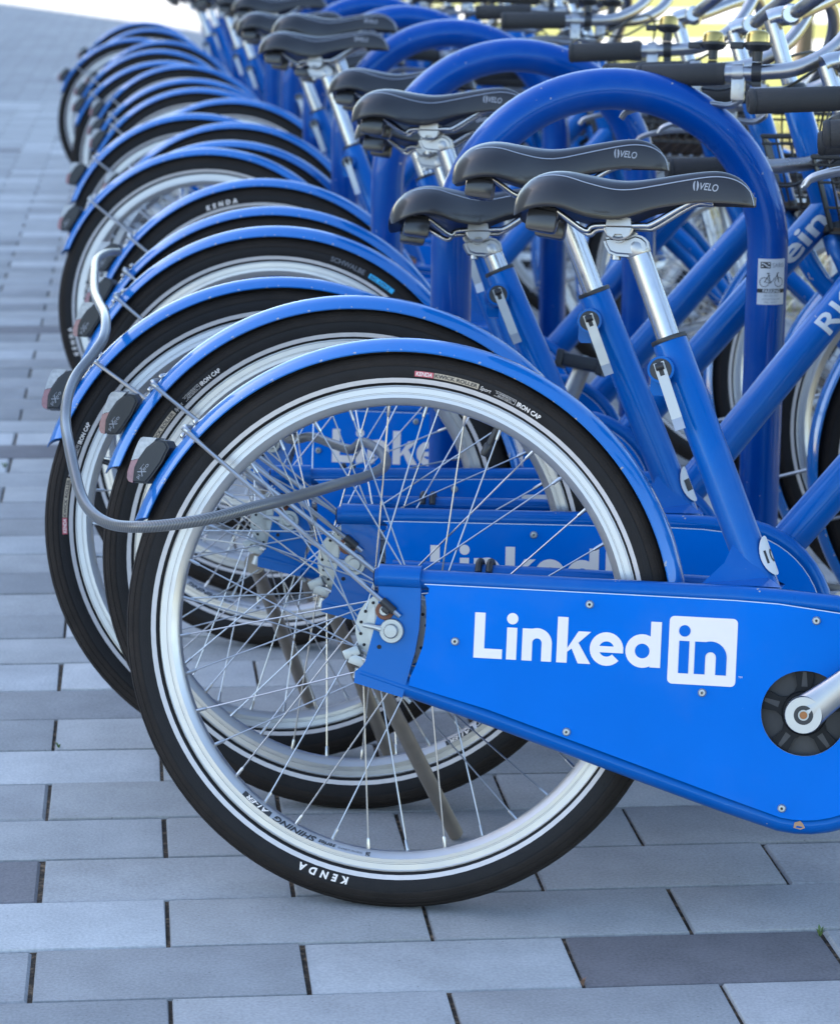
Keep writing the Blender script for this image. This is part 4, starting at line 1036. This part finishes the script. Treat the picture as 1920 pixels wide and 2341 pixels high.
for k, (yy, zz, a, b_) in enumerate(((-0.07, 0.770, 0.07, 0.03), (0.06, 0.740, 0.08, 0.04), (-0.02, 0.712, 0.06, 0.02))): box(mb, (BX1 + 0.0012, yy, zz), 0.0015, a, b_, 0.0, mi=1)
plate_me = mb.mesh('basket_placard', [M['white'], M['cyan']], smooth=False)

# ---- number sticker wrapped round the seat tube, main tube words
def on_tube(p0, dirv, r, ang0, lift=0.0004):
    d = Vector(dirv).normalized(); nn = V(0, -1, 0); b_ = d.cross(nn).normalized()
    def f(u, v):
        a = ang0 + u / r
        return tuple(Vector(p0) + d * v + (nn * math.cos(a) + b_ * math.sin(a)) * (r + lift))
    return f
def number_sticker(txt):
    mb = MB(); f = on_tube(V(0.4176, 0, 0.4335), seat_dir, 0.0208, R(66)); f2 = on_tube(V(0.4176, 0, 0.4335), seat_dir, 0.0208, R(66), 0.0007)
    if Vector(f(0.01, 0)).x < Vector(f(0, 0)).x:
        g_, g2_ = f, f2
        f = lambda u, v: g_(-u, v); f2 = lambda u, v: g2_(-u, v)
    rings_ = [[f(0.016 * k / 5 * math.cos(t * math.pi / 12), 0.024 * k / 5 * math.sin(t * math.pi / 12)) for t in range(24)] for k in range(1, 6)]
    vs = [f(0, 0)] + [p for r_ in rings_ for p in r_]
    fs = [(0, 1 + t, 1 + (t + 1) % 24) for t in range(24)] + [(1 + 24 * k + t, 1 + 24 * k + (t + 1) % 24, 25 + 24 * k + (t + 1) % 24, 25 + 24 * k + t) for k in range(4) for t in range(24)]
    mb.add(vs, fs, 0); put_text(mb, txt, f2, 0.015, -0.010, -0.0075, width=0.020 * (len(txt) / 3 + 0.33), mi=1, bold=0.02, cuts=3)
    return mb.mesh('number_sticker', [M['sticker'], M['ink']], smooth=False)
mdir = (V(0.862, 0, 0.728) - BB).normalized()
def tube_words(txt, s0, h, width):
    f = on_tube(BB + mdir * s0, mdir, 0.0245, 0.0, 0.0005)
    sgn = 1 if Vector(f(0.01, 0)).z > Vector(f(0, 0)).z else -1
    mb = MB(); put_text(mb, txt, lambda u, v: f(sgn * v, u), h, 0.0, -h / 2, width=width, bold=0.02, cuts=4)
    return mb.mesh('tube_lettering', M['greyprint'] if False else M['sticker'], smooth=False)

# ================================================================== PLACE THE BICYCLES
BIKES = [(0.0, 0.0, -0.276, 0.196), (-0.013, 0.372, -0.153, 0.123), (-0.089, 0.593, -0.04, 0.237), (-0.075, 1.212, -0.241, 0.126), (-0.07, 1.547, -0.24, 0.19), (-0.063, 2.079, -0.24, 0.19), (-0.145, 2.801, -0.218, 0.182), (-0.097, 3.023, -0.24, 0.19), (-0.062, 3.602, -0.24, 0.19), (-0.141, 3.896, -0.144, 0.163), (-0.037, 4.549, -0.24, 0.19), (-0.117, 5.049, -0.24, 0.19), (-0.128, 5.554, -0.24, 0.19), (-0.135, 6.426, -0.24, 0.19), (-0.194, 6.640, -0.2, 0.17), (-0.211, 7.553, -0.24, 0.19), (-0.182, 8.402, -0.24, 0.19), (-0.293, 8.602, -0.196, 0.172), (-0.23, 9.745, -0.24, 0.19), (-0.257, 10.6, -0.24, 0.19)]
SEAT = [0, 0, -0.080, 0.02, -0.035, 0.012, 0.055, 0.09, -0.02, 0.06, 0.03, 0.08, 0.0, 0.05, 0.07, 0.03, 0.06, 0.02, 0.05, 0.04]
BARS = [0, 0, -0.013, 0.022] + [0, 0.0, 0.01, -0.01, 0.015, 0.0, 0.02, -0.005, 0.01, 0, 0.015, 0.005, 0, 0.01, 0.0, 0.01]
STEER = [0, -5, 3, -3, -5, 0, 12, 20, 5, 30, 8, 15, 4, 25, 10, 6, 18, 3, 9, 14]
CRANK = [40, 185, 200, 190, 68, -60, 200, 120, 30, 80, 140, 10, 250, 60, 100, 300, 45, 90, 180, 20]
SPIN = [0, 68, 95, 0, 130, 210, 300, 40, 160, 250, 20, 80, 140, 200, 260, 320, 15, 75, 190, 290]
ORD = ['nearest', 'second', 'third', 'fourth', 'fifth', 'sixth', 'seventh', 'eighth', 'ninth', 'tenth', 'eleventh', 'twelfth', 'thirteenth', 'fourteenth', 'fifteenth', 'sixteenth', 'seventeenth', 'eighteenth', 'nineteenth', 'farthest']
LAB = {0: 'blue bicycle nearest the viewer, its white lettered chain guard in full view',
       1: 'second blue bicycle from the viewer, saddle just behind the nearest saddle',
       2: 'third blue bicycle from the viewer, its low saddle in front of the nearest arch leg',
       3: 'fourth blue bicycle from the viewer, grey lettering on its upper rear tyre',
       4: 'fifth blue bicycle from the viewer, its front wheel turned sideways',
       19: 'blue bicycle at the far end of the row'}
def Tr(v): return Matrix.Translation(v)
def steer_m(deg): return Tr(HB) @ Matrix.Rotation(R(deg), 4, hdir) @ Tr(-HB)

def wheel(parent, name, centre, hub, spin, near, lettering, M0=Matrix(), small=False):
    w = obj(name, hub, parent, M0 @ Tr(centre) @ Matrix.Rotation(R(-spin), 4, 'Y'))
    if small:
        obj('tyre', ftyre_me, w); obj('rim', frim_me, w); tag(obj('spokes', fspokes_me, w), kind='stuff')
        return w
    obj('tyre', tyre_me, w); obj('rim', rim_me, w); obj('valve', valve_me, w, Matrix.Rotation(R(-66), 4, 'Y'))
    if near:
        for q in spoke_mats: obj('spoke', spoke_me, w, q)
    else:
        tag(obj('spokes', spokes_me, w), kind='stuff')
    if lettering:
        obj('tyre_label', lettering, w); obj('rim_lettering', rimdecal_me, w)
        if lettering is label_me: obj('tyre_lettering', name_me, w)
    return w

def make_bike(i):
    X, Y, yaw, lean = BIKES[i]
    near = i < 4; mid = i < 8
    b = bpy.data.objects.new('bicycle', None); COL.objects.link(b); b.empty_display_size = 0.1
    b.location = (X, Y, 0); b.rotation_mode = 'XYZ'
    b.rotation_euler = (Matrix.Rotation(yaw, 3, 'Z') @ Matrix.Rotation(-lean, 3, 'X')).to_euler()
    tag(b, LAB.get(i, '%s blue bicycle from the viewer along the row of arches' % ORD[i]), 'bicycle', 'blue bicycles parked in a row')
    wheel(b, 'rear_wheel', AX, hub_me, SPIN[i], near, (label2_me if i in (3, 7, 11) else label_me) if mid else None)
    gd = obj('rear_mudguard', rguard_me, b, Tr(AX))
    obj('mudguard_stay', stay_me, gd)
    if mid: obj('stay_clamp', stayclamp_me, gd); obj('clamp_bolt', staybolt_me, gd)
    lamp = obj('rear_lamp', lampbody_me, b, Tr(AX)); obj('lamp_lens', lens_me, lamp); obj('red_reflector', redl_me, lamp)
    if mid: obj('lamp_lettering', lampword_me, lamp)
    st = obj('seat_tube', seat_tube_me, b); obj('seat_collar', collar_me, st)
    obj('seat_tube_gusset', gusset_me, b); obj('main_tube', main_tube_me, b); ht = obj('head_tube', head_tube_me, b); obj('headset_cup', headset_me, ht); obj('headset_cup', headset2_me, ht); obj('bottom_bracket', bb_me, b)
    obj('chain_guard_rail', rail_me, b); cs_ = obj('chain_stay', farstay_me, b); _ = tag(obj('cable_clips', hook_me, cs_), kind='stuff') if mid else None; obj('inner_guard_plate', inner_me, b)
    pn = obj('chain_guard_panel', panel_me, b); obj('panel_lettering', logo_me, pn)
    if mid:
        for x, z in SCREWS: obj('screw', screw_me, pn, Tr(V(x, YP, z)))
    dr = obj('dropout_bracket', bracket_me, b); obj('axle_nut', tensioner_me, dr)
    if mid: obj('bracket_hole', hole_me, dr); obj('brake_arm', brakearm_me, dr)
    obj('chain_ring', chainring_me, b)
    for s_ in (-1, 1):
        cm = Tr(BB) @ Matrix.Rotation(-R(CRANK[i] + (0 if s_ < 0 else 180)), 4, 'Y')
        c = obj('crank', crank_me[s_], b, cm)
        obj('pedal', pedal_me[s_], c, Tr(V(0.165, 0, 0)) @ Matrix.Rotation(R(CRANK[i] + (0 if s_ < 0 else 180) + 10), 4, 'Y'))
    lev = obj('quick_release_lever', lever_me, b); obj('quick_release_pivot', qr_me, lev)
    sm = Tr(seat_dir * SEAT[i])
    for nm, me, sub in SADDLE:
        o = obj(nm, me, b, sm)
        for sn, sme in (sub or []):
            if sn == 'saddle_lettering' and not mid: continue
            obj(sn, sme, o)
    if i == 0:
        ck = MB(); f_ = on_tube(V(0.484, -0.060, 0.1385), V(1, 0, 0.02), 0.0118, 0.0, 0.0005)
        pl_ = [(0.004, -0.006), (0.006, 0.002), (0.0035, 0.007), (-0.001, 0.0045), (-0.004, 0.0015), (-0.002, -0.005)]
        ck.add([f_(*q) for q in pl_], [tuple(range(len(pl_)))]); tag(obj('paint_chip', ck.mesh('paint_chip', simple('bare rusty metal', (0.42, 0.24, 0.13), 0.7), smooth=False), b), label='bare brown paint chip under the chain guard')
    if i in (0, 1): tag(obj('number_sticker', number_sticker('10' if i == 0 else '1'), b), label='white oval number sticker at the foot of the seat tube')
    if i == 2: obj('tube_lettering', tube_words('RICH', 0.437, 0.030, 0.12), b)
    if i == 3: obj('tube_lettering', tube_words('rein', 0.462, 0.034, 0.12), b)
    # kickstand foot on the ground (ground plane in bike coordinates: z = y tan(lean))
    yf = 0.255 if lean > 0.15 else 0.195
    kb_ = MB(); f = V(0.044, yf, yf * math.tan(lean) + 0.004)
    tube(kb_, [V(-0.040, 0.062, 0.275), f + (V(-0.040, 0.062, 0.275) - f).normalized() * 0.004], 0.0098, 16); cyl(kb_, V(-0.040, 0.062, 0.275), (0, 1, 0), 0.015, -0.012, 0.008, 16)
    obj('kickstand', kb_.mesh('kickstand', M['kick']), b)
    # steered front end
    sm = steer_m(STEER[i])
    obj('fork', fork_me, b, sm)
    wheel(b, 'front_wheel', FA, fhub_me, SPIN[i] * 1.7 + 30, False, None, sm, small=True)
    fg = obj('front_mudguard', fguard_me, b, sm @ Tr(FA)); obj('mudguard_stay', fstay_me, fg)
    sb_ = sm @ Tr(hdir * BARS[i])
    obj('stem', stem_me, b, sb_); hbr = obj('handlebar', bar_me, b, sb_); obj('brake_cables', cables_me, b, sb_)
    for s_ in (-1, 1):
        obj('grip', grip_me[s_], hbr)
        if not (i == 2 and s_ < 0): obj('brake_lever', brake_me[s_], hbr)
    be = obj('bell', bell_me, b, sb_); obj('bell_base', bellbase_me, be)
    bs = obj('basket', basket_me, b, sm)
    for k in range(9): obj('basket_slat', slat_me, bs, Tr(V(BX0 + 0.043 + 0.0235 * k, 0, BZ0 + 0.005)))
    obj('basket_bracket', rackarm_me, b, sm); obj('basket_placard', plate_me, b, sm)
    return b
for i in range(len(BIKES)): make_bike(i)

# ================================================================== ARCH RACKS
RXC, RHW, RR_, RTOP = 0.411, 0.235, 0.0302, 0.913
def arch_pts():
    zc_ = RTOP - RHW
    p = [V(-RHW, 0, 0.0), V(-RHW, 0, 0.2), V(-RHW, 0, 0.45)]
    p += [V(x, 0, z) for x, z in arc(0, zc_, RHW, 180, 0, 40)]
    return p + [V(RHW, 0, 0.45), V(RHW, 0, 0.2), V(RHW, 0, 0.0)]
mb = MB(); tube(mb, arch_pts(), RR_, 28); arch_me = mb.mesh('arch', M['rack'])
mb = MB(); cyl(mb, (0, 0, 0), (0, 0, 1), 0.065, 0.0, 0.008, 28, bev=0.002); flange_me = mb.mesh('base_flange', M['rack'])
for i in range(11):
    r_ = bpy.data.objects.new('bike_rack', None); COL.objects.link(r_); r_.location = (RXC, 0.92 + 1.043 * i, 0)
    r_.rotation_euler = (0, 0, [-0.06, -0.05, -0.03, -0.05, -0.02, -0.04, -0.03, -0.05, -0.04, -0.03, -0.05][i])
    lab = 'blue tubular arch rack nearest the viewer with a white parking sticker' if i == 0 else ('%s blue tubular arch rack from the viewer, between the parked bicycles' % ORD[i] if i < 10 else 'blue tubular arch rack at the far end of the row')
    tag(r_, lab, 'bike rack', 'blue arch racks in a row')
    obj('arch', arch_me, r_)
    for s_ in (-1, 1): obj('base_flange', flange_me, r_, Tr(V(s_ * RHW, 0, 0.001)))
    if i == 0:
        # sticker wrapped on the near right leg
        mb = MB(); SW, SH = 0.0435, 0.068
        def fs_(lift): 
            def f(u, v):
                a = (u - SW / 2 - 0.006 + 0.006) / RR_ + 0.10
                return (RHW + (RR_ + lift) * math.sin(a), -(RR_ + lift) * math.cos(a), 0.600 + v)
            return f
        f, f2, f3 = fs_(0.0003), fs_(0.0006), fs_(0.0009)
        def sp_(fn, u0, u1, v0, v1, mi, n=8):
            vs = []
            for k in range(n + 1): u = u0 + (u1 - u0) * k / n; vs += [fn(u, v0), fn(u, v1)]
            mb.add(vs, [(2 * k, 2 * k + 2, 2 * k + 3, 2 * k + 1) for k in range(n)], mi)
        sp_(f, 0, SW, 0, SH, 0); sp_(f2, 0, SW, 0.0175, 0.0235, 1); sp_(f2, 0.004, 0.019, 0.0540, 0.0635, 1)
        put_text(mb, 'PARKING', f3, 0.0046, 0.0085, 0.0182, width=0.026, mi=0, bold=0.03)
        put_text(mb, 'SARIS', f2, 0.0066, 0.0215, 0.0555, width=0.019, mi=2)
        put_text(mb, '800.783.7257', f2, 0.0030, 0.0105, 0.0122, width=0.022, mi=2); put_text(mb, 'sarisparking.com', f2, 0.0030, 0.008, 0.0075, width=0.027, mi=2); put_text(mb, 'No. 4501', f2, 0.0024, 0.012, 0.0025, width=0.018, mi=2)
        def stroke(fn, pts, w, mi):
            P_ = [Vector((a, b_, 0)) for a, b_ in pts]
            for a, b_ in zip(P_, P_[1:]):
                d = (b_ - a).normalized(); n_ = Vector((-d.y, d.x, 0)) * w / 2
                mb.add([fn(*q.xy) for q in (a - n_, b_ - n_, b_ + n_, a + n_)], [(0, 1, 2, 3)], mi)
        stroke(f3, [(0.0055, 0.0612), (0.0085, 0.0612), (0.0150, 0.0565), (0.0178, 0.0565)], 0.0016, 0); stroke(f3, [(0.0055, 0.0568), (0.0085, 0.0568)], 0.0016, 0); stroke(f3, [(0.0148, 0.0612), (0.0178, 0.0612)], 0.0016, 0)
        for cxx in (0.0105, 0.0325):
            stroke(f2, [(cxx + 0.0068 * math.cos(t * math.pi / 14), 0.0335 + 0.0068 * math.sin(t * math.pi / 14)) for t in range(29)], 0.0010, 1)
        stroke(f2, [(0.0105, 0.0335), (0.0165, 0.0435), (0.0295, 0.0435), (0.0195, 0.0325), (0.0165, 0.0435), (0.0155, 0.0462)], 0.0012, 1); stroke(f2, [(0.0325, 0.0335), (0.0290, 0.0465), (0.0318, 0.0478)], 0.0013, 1); stroke(f2, [(0.0135, 0.0466), (0.0178, 0.0466)], 0.0014, 1); stroke(f2, [(0.0105, 0.0335), (0.0195, 0.0325)], 0.0008, 1)
        tag(obj('sticker', mb.mesh('sticker', [M['sticker'], M['ink'], M['greyink']], smooth=False), r_), label='white bicycle parking sticker on the right leg')

# ================================================================== LOCK CABLE
CAB = [(-0.067, 0.86, 0.423), (-0.07, 0.86, 0.408), (-0.056, 0.84, 0.41), (-0.036, 0.82, 0.417), (-0.01, 0.75, 0.419), (0.011, 0.7, 0.421), (0.02, 0.62, 0.446), (0.027, 0.5, 0.461), (0.028, 0.36, 0.475), (0.016, 0.25, 0.484), (-0.015, 0.15, 0.492), (-0.06, 0.06, 0.5), (-0.114, -0.01, 0.5), (-0.16, -0.05, 0.498), (-0.205, -0.07, 0.491), (-0.248, -0.06, 0.482), (-0.286, -0.04, 0.475), (-0.316, 0.0, 0.469), (-0.338, 0.04, 0.472), (-0.353, 0.09, 0.482), (-0.362, 0.14, 0.501), (-0.37, 0.2, 0.524), (-0.376, 0.28, 0.54), (-0.374, 0.34, 0.56), (-0.364, 0.4, 0.578), (-0.345, 0.45, 0.595), (-0.33, 0.5, 0.612), (-0.329, 0.6, 0.624), (-0.34, 0.8, 0.616), (-0.349, 1.0, 0.607), (-0.353, 1.3, 0.599), (-0.352, 1.5, 0.594), (-0.338, 1.7, 0.581), (-0.318, 1.8, 0.571)]
cp = cat(CAB, 5)
mb = MB(); tube(mb, cp, 0.0068, 14)
ln = 0; uvs = []
for i, p in enumerate(cp):
    if i: ln += (cp[i] - cp[i - 1]).length
    for k in range(14): uvs.append((ln * 60, k / 14 * 3.0 if k < 8 else (14 - k) / 14 * 3.0))
mb.uv = uvs
lock = obj('lock_cable', mb.mesh('lock_cable', M['twist']))
lh = MB(); cyl(lh, (-0.067, 0.86, 0.423), (0.05, 0.1, 1), 0.0095, -0.004, 0.030, 16, bev=0.002); cyl(lh, (-0.075, 0.845, 0.452), (1, 0.2, 0), 0.016, -0.030, 0.022, 20, bev=0.003)
obj('lock_head', lh.mesh('lock_head', M['alloy']), lock)
tag(lock, 'grey steel cable lock looped over the mudguards and through the nearest rear wheel', 'cable lock')

# ================================================================== PLANTING, LAWN EDGE, TREE, ADDED SHADE BUILDING
mb = MB()
for k in range(5200):
    x = rnd.uniform(EDGE_X + 0.16, 3.35); y = rnd.uniform(1.0, 16); a = rnd.uniform(0, 6.283); h = rnd.uniform(0.05, 0.24); w = rnd.uniform(0.002, 0.006); lean_ = rnd.uniform(0.1, 0.9) * h
    d = V(math.cos(a), math.sin(a), 0); s_ = V(-d.y, d.x, 0) * w; p = V(x, y, -0.02)
    mb.add([p - s_, p + s_, p + d * lean_ * 0.45 + V(0, 0, h * 0.7) + s_ * 0.7, p + d * lean_ * 0.45 + V(0, 0, h * 0.7) - s_ * 0.7, p + d * lean_ + V(0, 0, h)], [(0, 1, 2, 3), (3, 2, 4)])
tag(obj('dry_grass', mb.mesh('dry_grass', M['drygrass'], smooth=False)), 'dry yellow grass in the planting bed beyond the kerb', 'grass', kind='stuff')
mb = MB(); bmx = bmesh.new(); bmesh.ops.create_icosphere(bmx, subdivisions=1, radius=1); iv = [v.co.copy() for v in bmx.verts]; ifc = [[v.index for v in f.verts] for f in bmx.faces]; bmx.free()
for k in range(2600):
    x = rnd.uniform(EDGE_X + 0.15, 3.3); y = rnd.uniform(1.0, 14); s_ = rnd.uniform(0.01, 0.035)
    m_ = Matrix.Rotation(rnd.uniform(0, 6), 3, 'Z') @ Matrix.Diagonal((s_ * rnd.uniform(.8, 1.4), s_, s_ * rnd.uniform(.5, .8)))
    mb.add([m_ @ v + V(x, y, -0.018 + s_ * 0.3) for v in iv], ifc)
tag(obj('pebbles', mb.mesh('pebbles', M['pebble'])), 'small rounded pebbles scattered over the planting bed', 'pebbles', kind='stuff')

M['sprout'] = simple('weed green', (0.10, 0.16, 0.04), 0.6, noise=0.3, nscale=200)
M['drysprig'] = simple('dry sprig', (0.26, 0.15, 0.10), 0.8, noise=0.3, nscale=200)
for k, (x, y, m_, h_, lab) in enumerate(((0.495, -0.131, 'sprout', 0.011, 'tiny green weed in a paving joint at the lower right edge'), (-0.403, 0.674, 'sprout', 0.007, 'tiny green weed in a paving joint left of the nearest rear wheels'), (-0.570, 2.733, 'sprout', 0.012, 'tiny green weed in a joint near the left edge of the paving'), (0.196, -0.260, 'drysprig', 0.009, 'dry brown sprig at the corner of the dark paver'))):
    r = random.Random(50 + k); mb = MB()
    for j in range(9):
        a = r.uniform(0, 6.28); d = V(math.cos(a), math.sin(a), 0) * h_ * r.uniform(0.4, 1.0); t_ = V(-d.y, d.x, 0) * 0.22; z = h_ * r.uniform(0.3, 1.0)
        mb.add([V(0, 0, -0.004), d * 0.5 + t_ + V(0, 0, z * 0.7), d + V(0, 0, z), d * 0.5 - t_ + V(0, 0, z * 0.75)], [(0, 1, 2, 3)])
    w_ = obj('weed', mb.mesh('weed', M[m_], smooth=False)); w_.location = (x, y, 0.0); tag(w_, lab, 'weed', 'weeds in the paving joints')

def tree(x, y, h, r0, label, seed):
    r = random.Random(seed)
    t = bpy.data.objects.new('tree', None); COL.objects.link(t); t.location = (x, y, 0)
    tag(t, label, 'tree', 'trees on the lawn')
    mb = MB(); tp = cat([V(0, 0, -0.05), V(0.02, 0.01, 0.5), V(-0.03, 0.02, h * 0.3), V(0.05, -0.02, h * 0.55), V(0.0, 0.05, h * 0.85)], 6)
    tube(mb, tp, [r0 * (1.35 if i == 0 else 1.0 - 0.75 * i / (len(tp) - 1)) for i in range(len(tp))], 14)
    tips = []
    for k in range(9):
        z = h * r.uniform(0.38, 0.8); a = k * 2.4 + r.uniform(-.3, .3); L = h * r.uniform(0.18, 0.34)
        e = V(math.cos(a) * L, math.sin(a) * L, z + L * r.uniform(0.4, 0.9)); tips.append(e)
        bp_ = cat([V(0.02, 0, z), V(math.cos(a) * L * 0.45, math.sin(a) * L * 0.45, z + L * 0.2), e], 4)
        tube(mb, bp_, [r0 * 0.4 * (1 - 0.8 * i / (len(bp_) - 1)) for i in range(len(bp_))], 8)
    obj('trunk', mb.mesh('trunk', M['bark']), t)
    mb = MB(); tips.append(V(0, 0.05, h * 0.9))
    for k in range(2600):
        c = r.choice(tips); rad = h * 0.17 * r.random() ** 0.4
        d = V(r.gauss(0, 1), r.gauss(0, 1), r.gauss(0, 0.8)).normalized() * rad; p = c + d; s_ = r.uniform(0.05, 0.12)
        u = V(r.gauss(0, 1), r.gauss(0, 1), r.gauss(0, 1)).normalized(); w = u.cross(V(r.gauss(0, 1), r.gauss(0, 1), r.gauss(0, 1))).normalized()
        mb.add([p - u * s_, p + w * s_ * 0.5, p + u * s_, p - w * s_ * 0.5], [(0, 1, 2, 3)])
    obj('crown', mb.mesh('crown', M['leaf'], smooth=False), t)
tree(5.55, 23.4 - 2.6, 6.0, 0.085, 'young tree with a slim dark trunk on the sunny lawn', 3)

# unseen block added on the left, its outline bent to shade the parking row
bl = bpy.data.objects.new('shade_building', None); COL.objects.link(bl)
_h = 13.0
_disp = Vector((-SUN_DIR.x, -SUN_DIR.y)) * (_h + 0.3) / math.tan(SUN_EL)
EDGE_ON_GROUND = [(2.45, -2.0), (2.12, 9.0), (1.60, 20.0), (0.32, 27.8), (-1.85, 36.0), (-9.0, 62.0)]   # where the roof line's shade ends on the paving
_wall = [(x - _disp.x, y - _disp.y) for x, y in EDGE_ON_GROUND]
bl.location = (_wall[0][0], _wall[0][1], 0)
_wall = [(x - bl.location.x, y - bl.location.y) for x, y in _wall]
tag(bl, 'unseen stucco block added on the left to shade the paving', 'shade_building')
def block(z0, z1, grow):
    fr = [(x + grow, y) for x, y in _wall]; n_ = len(fr); ring_ = fr + [(fr[-1][0] - 14, fr[-1][1]), (fr[0][0] - 14, fr[0][1])]; k = len(ring_)
    return MB().add([(x, y, z0) for x, y in ring_] + [(x, y, z1) for x, y in ring_], [tuple(range(k))[::-1], tuple(range(k, 2 * k))] + [(i, (i + 1) % k, (i + 1) % k + k, i + k) for i in range(k)])
obj('wall', block(0, _h, -0.05).mesh('wall', M['stucco'], smooth=False), bl)
obj('roof', block(_h + 0.001, _h + 0.3, 0.0).mesh('roof', M['kerb'], smooth=False), bl)
wf = MB()
for (yy, zz, sy, sz) in ((0, 0.95, 1.9, 0.1), (0, -0.95, 1.9, 0.1), (-0.9, 0, 0.1, 1.8), (0.9, 0, 0.1, 1.8), (0, 0, 0.06, 1.8)): box(wf, (0.03, yy, zz), 0.12, sy, sz, 0.005)
wf_me = wf.mesh('window', M['winframe'], smooth=False); wp = MB(); box(wp, (0.004, 0, 0), 0.02, 1.8, 1.8); wp_me = wp.mesh('pane', M['winglass'], smooth=False)
for (xa, ya), (xb, yb) in zip(_wall, _wall[1:]):
    L_w = math.hypot(xb - xa, yb - ya); m_n = max(1, int(L_w / 3.7))
    for fl in range(3):
        for k in range(m_n):
            t = (k + 0.5) / m_n
            w_ = obj('window', wf_me, bl, Tr(V(xa + (xb - xa) * t - 0.05, ya + (yb - ya) * t, 2.2 + 4.0 * fl)) @ Matrix.Rotation(math.atan2(xa - xb, yb - ya), 4, 'Z')); obj('pane', wp_me, w_)
